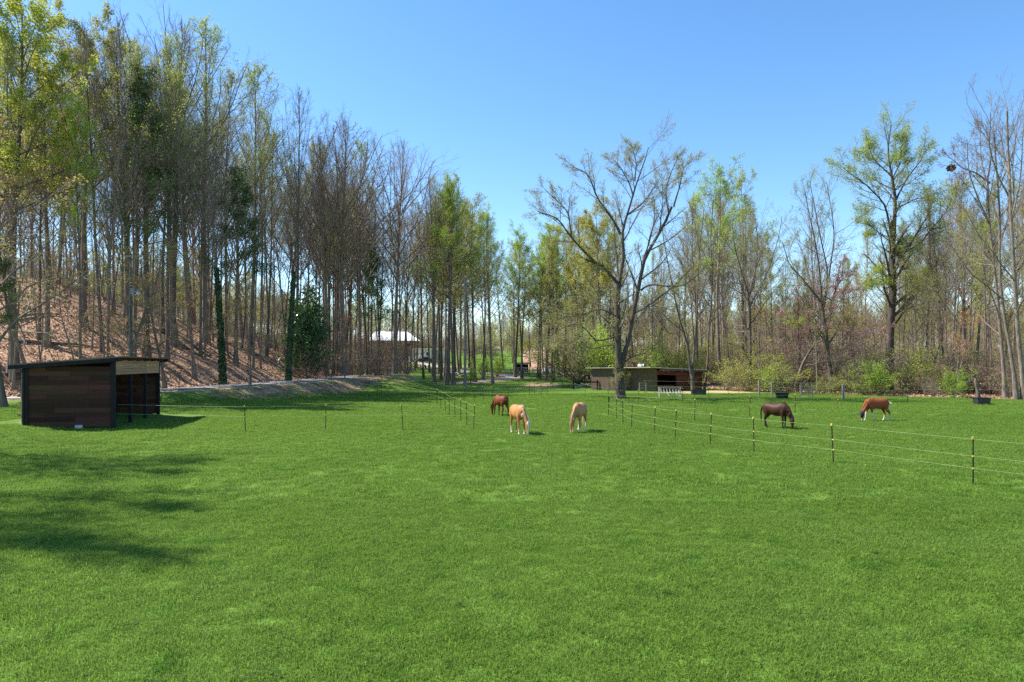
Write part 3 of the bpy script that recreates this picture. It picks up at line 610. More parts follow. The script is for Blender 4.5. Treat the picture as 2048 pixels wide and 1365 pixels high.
# ------------------------------------------------------------------ trees that can be told apart, grown from prototypes
def sky_line(px): return np.interp(px, [-150, 0, 100, 200, 300, 400, 470, 540, 590, 640, 700, 760, 810, 850, 880, 920, 960, 1000, 1020, 1060, 1150, 1200, 1300, 1350, 1400, 1440, 1500, 1540, 1600, 1650, 1700, 1800, 1870, 1930, 1980, 2050, 2200],
                                       [10, 10, 15, 25, 20, 22, 45, 130, 165, 235, 232, 258, 310, 350, 355, 365, 405, 450, 470, 465, 450, 420, 450, 440, 350, 345, 385, 430, 470, 390, 420, 400, 420, 300, 280, 260, 240])
hero = [
 # px, Y, top row, prototype, widening, name, label
 (28, 60, -15, 'round0', 1.0, 'leafy_tree', 'dense yellow-green tree at the left edge of the photo'),
 (168, 72, 48, 'round1', .92, 'leafy_tree', 'tall tree with a round olive-green crown against the sky, behind the dark shed'),
 (95, 66, 130, 'round1', .85, 'leafy_tree', 'loose olive-green tree between the two tallest green crowns at the left'),
 (160, 62, 205, 'green1', .7, 'leafy_tree', 'lower bright lime-green tree in front of the round olive crown'),
 (5, 50, 190, 'under0', 1.1, 'budding_tree', 'golden-brown budding tree at the left edge below the dense green crown'),
 (70, 57, 330, 'under1', 1.0, 'budding_tree', 'russet budding small tree on the slope left of the dark shed'),
 (292, 70, 150, 'pine0', 1.15, 'pine_tree', 'tall dark green pine rising behind the street lamp pole'),
 (472, 80, 350, 'pine1', 1.1, 'pine_tree', 'shorter dark pine right of the tall pine on the hillside'),
 (-8, 54, 480, 'pine1', 1.2, 'pine_tree', 'low pine with dark boughs reaching in at the left edge'),
 (742, 108, 500, 'pine1', 1.0, 'pine_tree', 'distant dark pine left of the white-roofed house'),
 (345, 79, 18, 'fan0', .95, 'bare_tree', 'tallest bare fan-shaped tree on the hill right of the green crowns'),
 (252, 84, 25, 'bare0', 1.1, 'bare_tree', 'high bare tree seen between the round green crown and the pine'),
 (412, 84, 40, 'sparse0', 1.25, 'budding_tree', 'tall nearly bare tree with a few lime leaves at its right top'),
 (500, 90, 110, 'sparse0', 1.05, 'budding_tree', 'slim tree with scattered lime leaves left of the pointed bare tree'),
 (592, 92, 158, 'bare2', .85, 'bare_tree', 'narrow pointed bare tree left of the wide dome-shaped bare tree'),
 (690, 97, 230, 'fan1', 1.15, 'bare_tree', 'wide dome-shaped bare tree with a thick trunk beside the drive'),
 (652, 94, 268, 'fanbud', .8, 'bare_tree', 'bare tree with reddish buds close left of the dome-shaped bare tree'),
 (790, 104, 268, 'fan0', .9, 'bare_tree', 'bare fan-shaped tree on the right shoulder of the dome-shaped tree'),
 (868, 106, 350, 'fanbud', .7, 'bare_tree', 'narrow russet-twigged tree at the right end of the bare wood'),
 (446, 72, 300, 'ivytree', 1.0, 'ivy_tree', 'leaning trunk wrapped in dark ivy on the hillside'),
 (577, 80, 320, 'ivytree', .9, 'ivy_tree', 'upright ivy-wrapped trunk beside the dark green holly'),
 (893, 101, 360, 'green0', .9, 'leafy_tree', 'thick straight trunk with yellow-green top standing by the boulders'),
 (907, 103, 372, 'green1', .8, 'leafy_tree', 'straight tree just right of the thick trunk by the boulders'),
 (950, 112, 400, 'green2', .8, 'leafy_tree', 'green-topped straight tree right of the grey lamp pole'),
 (966, 118, 425, 'green1', .7, 'leafy_tree', 'slim green-topped tree behind the two round green bushes'),
 (985, 108, 420, 'sparse0', .8, 'budding_tree', 'thin leaning trunk rising beside the bend of the drive'),
 (1030, 125, 462, 'green1', .95, 'leafy_tree', 'green-topped tree at the left of the paddock panels'),
 (1044, 122, 490, 'green0', .8, 'leafy_tree', 'dark straight trunk before the lean-to in the paddock'),
 (1092, 118, 448, 'green1', 1.05, 'leafy_tree', 'thickest trunk beside the pale car, with a fresh green crown'),
 (1118, 126, 455, 'green0', .9, 'leafy_tree', 'green-topped tree right of the pale car'),
 (1158, 112, 440, 'green2', .9, 'leafy_tree', 'dark stout trunk left of the spreading oak, olive top'),
 (1205, 106, 425, 'round1', .75, 'leafy_tree', 'olive-green rounded tree behind the spreading oak'),
 (1440, 104, 335, 'green1', 1.25, 'leafy_tree', 'tall bright green tree right of the spreading oak'),
 (1482, 108, 350, 'green0', 1.0, 'leafy_tree', 'green tree on the right side of the bright green tall one'),
 (1395, 110, 390, 'sparse1', 1.0, 'budding_tree', 'thin olive-budded tree between the oak and the bright green tree'),
 (1635, 82, 385, 'bare2', .8, 'bare_tree', 'bare tree with upswept limbs left of the dark ragged tree'),
 (1850, 86, 372, 'sparse1', .9, 'budding_tree', 'slender tree with few olive leaves right of the tallest right oak'),
 (1905, 80, 395, 'bare1', .8, 'bare_tree', 'thin bare tree left of the leaning group at the right'),
 (1592, 84, 548, 'redbud', 1.5, 'redbud_tree', 'pink flowering redbud at the left of the pair in the wood edge'),
 (1648, 92, 560, 'redbud', 1.4, 'redbud_tree', 'fainter pink redbud behind the dark ragged tree'),
 (720, 92, 630, 'beech', 1.2, 'beech_tree', 'young beech with tan dead leaves left of the white-roofed house'),
 (690, 88, 655, 'beech', 1.0, 'beech_tree', 'small tan-leaved beech next to the dark green holly'),
 (1850, 76, 600, 'under1', 1.2, 'budding_tree', 'low wide tree with orange-brown buds at the right wood edge'),
 (1912, 72, 625, 'beech', 1.0, 'beech_tree', 'tan-leaved young beech in front of the right wood'),
 (250, 60, 470, 'under0', 1.25, 'budding_tree', 'golden budding small tree behind the shed roof at the lamp pole'),
 (330, 64, 480, 'under0', 1.15, 'budding_tree', 'golden budding small tree to the right of the lamp pole'),
 (160, 56, 560, 'under1', 1.1, 'budding_tree', 'crooked budding small tree just behind the shed roof'),
 (500, 70, 560, 'under0', 1.0, 'budding_tree', 'brownish budding sapling right of the ivy trunk by the drive'),
 (618, 87, 594, 'holly', .66, 'holly_bush', 'large dark green holly on the leafy bank above the drive'),
]
for px, Y, top, pr, wd, nm_, lab in hero:
    if 880 < px < 1220: wd *= 1.35
    plant_px(nm_, pr, px, Y, top, lab, wide=wd, cat='bush' if nm_ == 'holly_bush' else 'tree')
# bright shrubs along the right wood edge and by the barn
for px, Y, top, pr, wd, lab in [
 (1562, 83, 690, 'greenbush1', 1.3, 'bright green bush left of the round feed tub, at the wood edge'),
 (1545, 78, 735, 'greenbush0', 1.3, 'low bright green bush right behind the dark bay horse'),
 (1762, 77, 722, 'greenbush0', 1.2, 'bright green bush right above the chestnut and white horse'),
 (1735, 80, 735, 'greenbush1', 1.1, 'pale green bush at the foot of the tallest right oak'),
 (1905, 66, 740, 'greenbush0', 1.1, 'rounded bright green bush nearest the black trough'),
 (1212, 100, 650, 'greenbush0', .8, 'tall bright green bush behind the left end of the barn'),
 (1165, 104, 655, 'greenbush1', 1.2, 'yellow-green tall bush left of the barn'),
 (1330, 103, 695, 'greenbush0', 1.3, 'bright green bush showing over the middle of the barn roof'),
 (1365, 105, 690, 'greenbush1', 1.2, 'green bush showing over the right part of the barn roof'),
 (1450, 90, 705, 'greenbush1', 1.3, 'loose green bush just right of the barn'),
 (1495, 88, 730, 'olivebush', 1.2, 'olive bush behind the slim forked dark tree'),
 (1640, 78, 745, 'greenbush1', 1.3, 'spreading green bush between the dark bay horse and the wood'),
 (968, 128, 712, 'greenbush0', 1.3, 'round bright bush at the drive, left of the pair'),
 (993, 130, 714, 'greenbush0', 1.2, 'round bright bush at the drive, right of the pair'),
 (940, 108, 737, 'greenbush0', 1.0, 'low green bush beside the grey lamp pole by the boulders')]:
    if px > 1430:
        for _ in range(30): Y = .5 * Y + .5 * (float(wood_edge(at(px, Y))) - .2)
    plant_px('green_bush', pr, px, Y, top, lab, wide=wd, cat='bush')

# ------------------------------------------------------------------ the rest of the woods: alike trees, one object each
rng = np.random.default_rng(77)
FILLED = []
def fill(nm_, n, px0, px1, yf, protos, topf, label, group, wide=(.75, 1.1), cat='tree', dmin=2.2, keep=lambda x, y: True, hmax=37):
    pts = []; tries = 0
    while len(pts) < n and tries < n * 40:
        tries += 1; px = rng.uniform(px0, px1); Y = yf(px); X = at(px, Y)
        if any((X - a) ** 2 + (Y - b) ** 2 < dmin ** 2 for a, b in pts) or not keep(X, Y): continue
        pts.append((X, Y)); pr = protos[int(rng.integers(len(protos)))]
        h = min(hmax, max(2.0, top_h(X, Y, topf(px))))
        FILLED.append((plant(nm_, pr, X, Y, h, label, cat, group, wide=rng.uniform(*wide) , lean=(rng.normal() * .03, rng.normal() * .03)), pr, 1024 + F * X / Y))
def road_clear(x, y):
    a, _, _ = nearest(np.array([x]), np.array([y]), ROADD); return a[0] > 3.2
def on_hill(x, y):
    a, _, s_ = nearest(np.array([x]), np.array([y]), FOOTD); return s_[0] > 0 and a[0] > 3.5 and road_clear(x, y) and not (-52 < x < -12 and y > 150)
def on_hill_open(x, y):
    a, _, s_ = nearest(np.array([x]), np.array([y]), FOOTD)
    return on_hill(x, y) and not (60 < y < 108 and 17 < a[0] < 46 and (x * 7.3 + y * 3.1) % 1 < .5)
def in_wood(x, y): return y > wood_edge(np.array([x]))[0] + 1 and road_clear(x, y) and not (9 < x < 32 and 78 < y < 103) and not (y < 88 and 1750 < 1024 + F * x / y < 1812) and not (y < 84 and 1540 < 1024 + F * x / y < 1640)
fill('bare_tree', 78, -70, 800, lambda px: rng.uniform(58, 140), ['bare0', 'bare1', 'bare2', 'fan1', 'sparse0', 'sparse1', 'sparse0'], lambda px: sky_line(px) + rng.uniform(5, 200), 'grey bare tree among many alike up the wooded hillside', 'bare trees up the wooded hillside', wide=(.6, .9), keep=on_hill_open)
fill('slim_tree', 60, -40, 760, lambda px: rng.uniform(54, 110), ['pole0', 'pole1', 'pole0'], lambda px: rng.uniform(340, 560), 'thin young trunk among many alike on the leafy slope', 'thin young trunks on the leafy slope', wide=(.7, 1.1), keep=on_hill, dmin=1.5)
fill('understory_tree', 34, -20, 760, lambda px: rng.uniform(54, 110), ['under0', 'under1', 'under0', 'pole1'], lambda px: rng.uniform(480, 640), 'low budding tree among many alike under the hillside wood', 'low budding trees under the hillside wood', wide=(.8, 1.2), keep=on_hill, dmin=2)
fill('brown_brush', 24, 560, 850, lambda px: rng.uniform(82, 118), ['brush0', 'brush1', 'brush1', 'beech'], lambda px: rng.uniform(660, 715), 'leafless brown brush along the bank above the drive', 'brown brush along the bank above the drive', cat='bush', wide=(.8, 1.3), keep=lambda x, y: (on_hill(x, y) or y > 88 and x < -11 and y < 112) and road_clear(x, y), dmin=1.2, hmax=6)
fill('drive_tree', 40, 630, 940, lambda px: rng.uniform(93, 165), ['bare0', 'bare2', 'sparse0', 'sparse1', 'bare2', 'pole0', 'bare0'], lambda px: sky_line(px) + rng.uniform(5, 170), 'bare straight tree among many alike around the far bend of the drive', 'bare trees around the far bend of the drive', wide=(.65, .9), keep=lambda x, y: road_clear(x, y) and x < -9 and not (-45 < x < -14 and y > 166) and not (y < 100 and x > -19))
fill('straight_tree', 36, 860, 1215, lambda px: rng.uniform(112, 165), ['green0', 'green1', 'green2', 'sparse0', 'green2', 'green0'], lambda px: sky_line(px) + rng.uniform(5, 80), 'straight green-topped tree among many alike in the far middle grove', 'green-topped trees of the far middle grove', wide=(.75, 1.05), keep=lambda x, y: road_clear(x, y) and not (-45 < x < -14 and y > 165) and not (-6 < x < 14 and 126 < y < 146) and (x < -2 or x > 6 or y > 120))
fill('straight_tree', 108, 1150, 2130, lambda px: rng.uniform(74, 140), ['bare0', 'bare1', 'bare2', 'sparse0', 'sparse1', 'sparse0', 'green2', 'green0', 'pole0', 'sparse1'], lambda px: sky_line(px) + rng.uniform(10, 170), 'slender bare tree among many alike in the right-hand wood', 'slender trees of the right-hand wood', wide=(.65, .95), keep=in_wood)
fill('understory_tree', 28, 1430, 2110, lambda px: wood_edge(np.array([at(px, 75)]))[0] + rng.uniform(2, 28), ['under1', 'pole1', 'under0', 'pole0'], lambda px: rng.uniform(590, 690), 'low twiggy tree among many alike at the right wood edge', 'low twiggy trees at the right wood edge', wide=(.8, 1.3), keep=in_wood, dmin=1.8)
fill('brown_brush', 66, 1425, 2120, lambda px: wood_edge(np.array([at(px, 75)]))[0] + rng.uniform(1, 22), ['brush0', 'brush1', 'brush0', 'olivebush', 'greenbush1', 'olivebush'], lambda px: rng.uniform(660, 745), 'leafless grey-brown brush along the foot of the right-hand wood', 'grey-brown brush along the right-hand wood', cat='bush', wide=(.9, 1.4), keep=in_wood, dmin=1.3, hmax=7)
fill('brown_brush', 20, 650, 815, lambda px: rng.uniform(108, 168), ['brush0', 'brush1', 'olivebush', 'under1', 'brush1'], lambda px: rng.uniform(640, 705), 'leafless brown brush before the white-roofed house', 'brown brush before the white-roofed house', cat='bush', wide=(.9, 1.4), keep=lambda x, y: road_clear(x, y) and x < -10, dmin=1.6, hmax=9)
fill('green_brush', 22, 1000, 1480, lambda px: rng.uniform(106, 150), ['olivebush', 'greenbush1', 'brush0', 'olivebush'], lambda px: rng.uniform(655, 712), 'olive-green brush among many alike behind the barn and paddock', 'olive-green brush behind the barn and paddock', cat='bush', wide=(.9, 1.4), keep=lambda x, y: in_wood(x, y) or (y > 146 and x > -4), hmax=9)
ZONES = [(0, 'past the left edge'), (60, 'at the left edge'), (150, 'above the shed roof, left half'), (240, 'above the shed roof, right half'), (300, 'around the utility pole'), (365, 'just right of the utility pole'), (430, 'left of the leaning ivy trunk'), (505, 'by the leaning ivy trunk'), (570, 'left of the upright ivy trunk'), (625, 'around the dark holly'), (680, 'right of the dark holly'), (740, 'left of the white roof'),
         (790, 'over the white roof, left end'), (840, 'over the white roof, right end'), (885, 'before the white outbuilding'), (930, 'by the boulders'), (975, 'behind the grey lamp pole'), (1010, 'behind the green bushes'), (1060, 'behind the lean-to'), (1115, 'by the pale car'), (1165, 'right of the paddock'), (1225, 'left of the spreading oak'), (1300, 'behind the spreading oak'), (1365, 'behind the barn roof'),
         (1425, 'behind the red barn front'), (1480, 'right of the barn'), (1530, 'by the slim forked dark tree'), (1590, 'behind the dark bay horse'), (1640, 'right of the round feed tub'), (1690, 'by the dark ragged tree'), (1740, 'right of the dark ragged tree'), (1790, 'behind the chestnut and white horse'), (1850, 'right of the tallest right oak'), (1920, 'left of the black trough'), (1985, 'behind the black trough'), (2048, 'by the leaning trees'), (9999, 'past the right edge')]
LOOKS = dict(bare0='slender grey bare tree', bare1='slender brown bare tree', bare2='narrow bare tree', fan1='broad bare tree', fanbud='russet-budded tree', sparse0='sparsely lime-leaved tree', sparse1='sparsely olive-leaved tree', pole0='thin straight young tree', pole1='thin crooked pale tree', under0='low golden-budded tree', under1='low russet-budded tree', beech='tan-leaved beech shrub',
             brush0='pale grey leafless bush', brush1='reddish-brown leafless bush', olivebush='olive loose bush', greenbush1='pale green loose bush', green0='yellow-green crowned tree', green1='fresh green crowned tree', green2='olive-green crowned tree')
ORD = ['leftmost', 'second from the left', 'third from the left', 'fourth from the left', 'fifth from the left', 'sixth from the left', 'seventh from the left', 'eighth from the left', 'ninth from the left', 'tenth from the left']
def label_filled():
    by = {}
    for o, pr, px in FILLED: by.setdefault((LOOKS[pr], next(z for a, z in ZONES if px < a)), []).append((px, o))
    for (look, zone), L in by.items():
        L.sort(key=lambda t: t[0]); pl = look[:-4] + 'trees' if look.endswith('tree') else look.replace('bush', 'bushes').replace('shrub', 'shrubs')
        for i, (px, o) in enumerate(L): o['label'] = (look + ' ' + zone) if len(L) == 1 else '%s of the %s %s' % (ORD[min(i, 9)], pl, zone)
label_filled()
# trees just outside the picture on the left, whose shade falls over the near lawn
for X, Y, h, pr in ((-23.6, 20, 20, 'sparse1'), (-27, 25.5, 22, 'sparse1'), (-20.5, 15.5, 18, 'sparse0'), (-30, 29, 24, 'sparse0'), (-25.5, 17, 22, 'sparse1')):
    plant('leafy_tree', pr, X, Y, h, 'tree of the lawn-side wood standing past the left edge', 'tree', 'trees past the left edge')

def scatter(name, pts, scales, objs, label=None, kind='stuff', seed=0, tilt=0.0, mats=()):
    """one object: points that carry real copies of the given meshes (geometry nodes)"""
    me = bpy.data.meshes.new(name); me.vertices.add(len(pts)); me.vertices.foreach_set('co', np.asarray(pts, np.float32).ravel())
    a = me.attributes.new('sc', 'FLOAT', 'POINT'); a.data.foreach_set('value', np.asarray(scales, np.float32))
    o = link(name, me); ng = bpy.data.node_groups.new(name, 'GeometryNodeTree')
    ng.interface.new_socket('Geometry', in_out='INPUT', socket_type='NodeSocketGeometry'); ng.interface.new_socket('Geometry', in_out='OUTPUT', socket_type='NodeSocketGeometry')
    N = ng.nodes; Lk = ng.links; gi = N.new('NodeGroupInput'); go = N.new('NodeGroupOutput')
    ip = N.new('GeometryNodeInstanceOnPoints'); jg = N.new('GeometryNodeJoinGeometry')
    for ob in objs:
        if isinstance(ob, (list, tuple)):
            j2 = N.new('GeometryNodeJoinGeometry')
            for x in ob:
                oi = N.new('GeometryNodeObjectInfo'); oi.inputs['Object'].default_value = x; Lk.new(oi.outputs['Geometry'], j2.inputs[0])
            src = j2.outputs[0]
        else:
            oi = N.new('GeometryNodeObjectInfo'); oi.inputs['Object'].default_value = ob; src = oi.outputs['Geometry']
        g2 = N.new('GeometryNodeGeometryToInstance'); Lk.new(src, g2.inputs[0]); Lk.new(g2.outputs[0], jg.inputs[0])
    Lk.new(gi.outputs[0], ip.inputs['Points']); Lk.new(jg.outputs[0], ip.inputs['Instance']); ip.inputs['Pick Instance'].default_value = True
    ri = N.new('FunctionNodeRandomValue'); ri.data_type = 'INT'; ri.inputs['Min'].default_value = 0 if False else 0
    for s_ in ri.inputs:
        if s_.name == 'Max' and s_.type == 'INT': s_.default_value = len(objs) - 1
        if s_.name == 'Min' and s_.type == 'INT': s_.default_value = 0
        if s_.name == 'Seed': s_.default_value = seed
    Lk.new([s_ for s_ in ri.outputs if s_.type == 'INT'][0], ip.inputs['Instance Index'])
    rr = N.new('FunctionNodeRandomValue'); rr.data_type = 'FLOAT_VECTOR'
    vs = [s_ for s_ in rr.inputs if s_.type == 'VECTOR']; vs[0].default_value = (-tilt, -tilt, 0); vs[1].default_value = (tilt, tilt, 6.283)
    Lk.new([s_ for s_ in rr.outputs if s_.type == 'VECTOR'][0], ip.inputs['Rotation'])
    na = N.new('GeometryNodeInputNamedAttribute'); na.data_type = 'FLOAT'; na.inputs['Name'].default_value = 'sc'
    Lk.new([s_ for s_ in na.outputs if s_.type == 'VALUE' and s_.enabled][0], ip.inputs['Scale'])
    Lk.new(ip.outputs[0], go.inputs[0])
    md = o.modifiers.new('scatter', 'NODES'); md.node_group = ng
    return tag(o, label, None, None, kind)
def source(name, me): return bpy.data.objects.new(name, me)      # mesh source for scatter, not in the scene
# the far-off wood that reads as one mass
def src_tree(pr): return [source(p_, PROTO[pr][p_]) for p_ in ('trunk', 'crown', 'foliage') if p_ in PROTO[pr]]
n_ = 2000; X = rng.uniform(-230, 260, n_); Y = rng.uniform(140, 330, n_)
fdw, _, fsw = nearest(X, Y, FOOTD); rdw, _, _ = nearest(X, Y, ROADD)
ok = (rdw > 5) & ((X > 30) | (Y > 205) | (fsw > 0) | ((X > -10) & (Y > 172))) & ~((X > -62) & (X < -16) & (Y < 235)) & (np.abs(X) < Y * 1.0 + 10) & ~((fsw > 0) & (Y < 175) & (X > -60))
X, Y = X[ok], Y[ok]; Z = terrain(X, Y) - .2
hs = np.where(X > 20, rng.uniform(11, 22, len(X)), np.where(X > -20, rng.uniform(8, 17, len(X)), rng.uniform(10, 24, len(X))))
scatter('distant_wood', np.stack([X, Y, Z], 1), hs / 30, [src_tree('bare0'), src_tree('bare2'), src_tree('green2'), src_tree('sparse1'), src_tree('green0')], 'hazy far-off wood behind the nearer trees')
n_ = 1300; X = rng.uniform(-200, 240, n_); Y = rng.uniform(128, 300, n_)
fdw, _, fsw = nearest(X, Y, FOOTD); rdw, _, _ = nearest(X, Y, ROADD)
ok = (rdw > 5) & ((X > 26) | (Y > 190) | (fsw > 0)) & ~((X > -62) & (X < -16) & (Y < 225)) & (np.abs(X) < Y * 1.0 + 10) & ~((fsw > 0) & (Y < 150) & (X > -60))
X, Y = X[ok], Y[ok]
scatter('distant_brush', np.stack([X, Y, terrain(X, Y) - .1], 1), rng.uniform(.8, 1.9, len(X)), [src_tree('brush0'), src_tree('brush1'), src_tree('olivebush'), src_tree('greenbush1')], 'brushy undergrowth of the far-off wood')
# dead leaves over the slope and under the right-hand wood
def litter_pts():
    out = []
    for n_, f in ((42000, lambda: (rng.uniform(-60, 780, 1)[0], 0)),): pass
    px = rng.uniform(-60, 860, 60000); Y = 50 + 75 * rng.random(60000) ** 1.2; X = (px - 1024) * Y / F
    a, _, s_ = nearest(X, Y, FOOTD); r, _, _ = nearest(X, Y, ROADD); k = (s_ > 0) & (a > 1.2) & (r > 2.1); out.append((X[k], Y[k]))
    Xb, Yb = X[~k], Y[~k]; rb, _, sb = nearest(Xb, Yb, ROADD); kb = (rb > 2) & (rb < 6.5) & (Yb > 62) & (Xb < -9) & (rng.random(len(Xb)) < .12); out.append((Xb[kb], Yb[kb]))
    px = rng.uniform(1120, 2100, 16000); X = (px - 1024) * 80 / F; Y = wood_edge(X) + rng.uniform(0, 25, len(X)); out.append((X, Y))
    return np.concatenate([o_[0] for o_ in out]), np.concatenate([o_[1] for o_ in out])
X, Y = litter_pts(); Z = terrain(X, Y) + .03; N = len(X); print('leaf litter', N)
pos = np.stack([X, Y, Z], 1); nr = nrm(rng.normal(size=(N, 3)) * .55 + UP); ax = nrm(np.cross(nr, rng.normal(size=(N, 3)))); bx = np.cross(nr, ax); s_ = rng.uniform(.06, .15, (N, 1))
V = np.stack([pos - ax * s_, pos + bx * s_ * .7, pos + ax * s_, pos - bx * s_ * .7], 1).reshape(-1, 3); V[:, 2] += .05
tag(link('leaf_litter', mk('leaf_litter', V, [np.arange(N * 4).reshape(-1, 4)], [M['litter']], False)), 'brown dead leaves lying over the wooded slope', kind='stuff')

# ------------------------------------------------------------------ grass
mg = bpy.data.materials.new('grass_blade'); mg.use_nodes = True; n = mg.node_tree.nodes; l = mg.node_tree.links
c, noise, mix = grass_colour(n, l)
g = n.new('ShaderNodeNewGeometry'); hs_ = n.new('ShaderNodeHueSaturation'); mr = n.new('ShaderNodeMapRange'); mr.inputs[3].default_value = .65; mr.inputs[4].default_value = 1.45
l.new(g.outputs['Random Per Island'], mr.inputs[0]); l.new(mr.outputs[0], hs_.inputs['Value']); l.new(c, hs_.inputs['Color'])
b = n['Principled BSDF']; b.inputs['Roughness'].default_value = .55; b.inputs['Specular IOR Level'].default_value = .25; l.new(hs_.outputs[0], b.inputs['Base Color'])
tr = n.new('ShaderNodeBsdfTranslucent'); l.new(hs_.outputs[0], tr.inputs[0]); ms = n.new('ShaderNodeMixShader'); ms.inputs[0].default_value = .5
l.new(b.outputs[0], ms.inputs[1]); l.new(tr.outputs[0], ms.inputs[2]); l.new(ms.outputs[0], n['Material Output'].inputs[0])
def tuft(seed, n_, rad, hmin, hmax, wd):
    r = np.random.default_rng(seed); a = r.random(n_) * 6.28; q = rad * np.sqrt(r.random(n_)); base = np.stack([q * np.cos(a), q * np.sin(a), -.01 + 0 * a], 1)
    h = r.uniform(hmin, hmax, n_)[:, None]; az = r.random(n_) * 6.28; d = np.stack([np.cos(az), np.sin(az), 0 * az], 1); sd_ = np.stack([-np.sin(az + .8), np.cos(az + .8), 0 * az], 1) * wd
    ln = r.uniform(.1, .9, n_)[:, None]
    m1 = base + UP * h * .6 + d * h * ln * .3; tp = base + UP * h * (1 - .35 * ln) + d * h * ln * .95
    V = np.stack([base - sd_, base + sd_, m1 + sd_ * .8, m1 - sd_ * .8, tp], 1).reshape(-1, 3); i5 = np.arange(n_)[:, None] * 5
    return source('tuft', mk('tuft', V, [i5 + np.array([[0, 1, 2, 3]]), i5 + np.array([[3, 2, 4]])], [mg], False))
near = [tuft(1, 95, .20, .03, .062, .0034), tuft(2, 95, .20, .025, .058, .0034), tuft(3, 85, .20, .03, .07, .0038), tuft(4, 50, .16, .04, .10, .0045)]
def lawn(n_, y0, y1, p):
    u = rng.random(n_); Y = (y0 ** p + u * (y1 ** p - y0 ** p)) ** (1 / p); X = rng.uniform(-.80, .80, n_) * Y
    return X, Y
X1, Y1 = lawn(16000, 5.5, 17, 2); X2, Y2 = lawn(32000, 17, 45, 2); X3, Y3 = lawn(30000, 45, 78, 2)
X = np.concatenate([X1, X2, X3]); Y = np.concatenate([Y1, Y2, Y3]); S = np.concatenate([rng.uniform(.8, 1.25, len(X1)), rng.uniform(1.0, 1.7, len(X2)), rng.uniform(1.2, 2.2, len(X3))])
fdw, _, fsw = nearest(X, Y, FOOTD); rdw, _, rsw = nearest(X, Y, ROADD)
ok = (fsw < 0) & (rdw > 4.5) & ((X < 3) | (Y < wood_edge(X) - 1)) & ~((X > 11) & (Y > 84)) & ~((X > -28) & (X < -20.5) & (Y > 35) & (Y < 46))
X, Y, S = X[ok], Y[ok], S[ok]
# uneven sward: taller and shorter patches
S *= 1 + .12 * np.sin(X * .9 + 2 * np.sin(Y * .4)) * np.sin(Y * .7 + X * .3)
scatter('grass', np.stack([X, Y, terrain(X, Y)], 1), S, near, 'short green pasture grass', tilt=.12)

# ------------------------------------------------------------------ the run-in shed on the left
def frame(name, X, Y, z, rz, label, cat, group=None):
    return tag(link(name, None, None, (X, Y, z), (0, 0, rz)), label, cat, group)
rng = np.random.default_rng(5)
SX, SY = -20.8, 35.7; DEP, LEN = 4.05, 9.3
# local x = along the open front (away from the camera), local y = back (to the left)
ang = math.atan2(.968, -.25)
sh = frame('wooden_shed', SX, SY, tz(SX, SY), ang, 'dark brown three-sided wooden horse shed with pale boards over its open front', 'shed')
zb = tz(-24.7, 34.7) - tz(SX, SY)
roofz = lambda y: 3.66 - .082 * y
rows = 13
for side_x, bright in ((0.0, 1), (LEN, 0)):
    for r in range(rows):
        z0, z1 = .10 + r * (3.08 / rows), .10 + (r + 1) * (3.08 / rows)
        cuts = [.09, *( [rng.uniform(1.2, 2.8)] if r % 2 else [rng.uniform(.9, 1.5), rng.uniform(2.4, 3.2)]), DEP]
        for a, b_ in zip(cuts[:-1], cuts[1:]):
            piece('plank', sh, (side_x + rng.normal() * .004, (a + b_) / 2, (z0 + z1) / 2 + .02), (.036, b_ - a - .008, z1 - z0 + .03), 'wood_dark', (0, (-.09 if side_x == 0 else .09), 0))
for r in range(12):   # back wall with gaps that let light through
    z0 = .25 + r * .245
    for k in range(3):
        piece('plank', sh, (.05 + (k + .5) * (LEN - .1) / 3, DEP + .02, z0 + .1), (LEN / 3 - .05, .03, .205 + rng.normal() * .012), 'wood_dark', (0, 0, 0))
for r in range(5):    # pale boards above the opening
    for k in range(3):
        piece('plank', sh, (.1 + (k + .5) * (LEN - .2) / 3 + rng.normal() * .02, -.03, 2.86 + r * .158), (LEN / 3 - .09, .03, .148), 'wood_tan', (0, rng.normal() * .002, 0))
for i, px_ in enumerate((0, 3.1, 6.2, LEN)):
    wd_ = .19 if i in (0, 3) else .17
    piece('post', sh, (px_, .04 if i in (0, 3) else .06, 1.75), (wd_, wd_, 3.7 if i in (0, 3) else 3.5), 'wood_black')
for px_ in (0, 3.1, 6.2, LEN): piece('post', sh, (px_, DEP - .06, 1.55), (.15, .15, 3.4), 'wood_black')
for px_ in (0, LEN): piece('post', sh, (px_ - .02, DEP + .06, 1.6), (.16, .10, 3.2), 'wood_black')
mb = MB(); x0, x1, y0, y1 = -.35, LEN + .35, -.45, DEP + .62
mb.hexa([(x0, y0, roofz(y0)), (x1, y0, roofz(y0)), (x1, y1, roofz(y1)), (x0, y1, roofz(y1)), (x0, y0, roofz(y0) + .05), (x1, y0, roofz(y0) + .05), (x1, y1, roofz(y1) + .05), (x0, y1, roofz(y1) + .05)])
for k in range(18): 
    xx = x0 + .15 + k * (x1 - x0 - .3) / 17
    mb.hexa([(xx - .03, y0, roofz(y0) + .048), (xx + .03, y0, roofz(y0) + .048), (xx + .03, y1, roofz(y1) + .048), (xx - .03, y1, roofz(y1) + .048), (xx - .02, y0, roofz(y0) + .075), (xx + .02, y0, roofz(y0) + .075), (xx + .02, y1, roofz(y1) + .075), (xx - .02, y1, roofz(y1) + .075)])
mb.build('roof', M['siding'], sh)
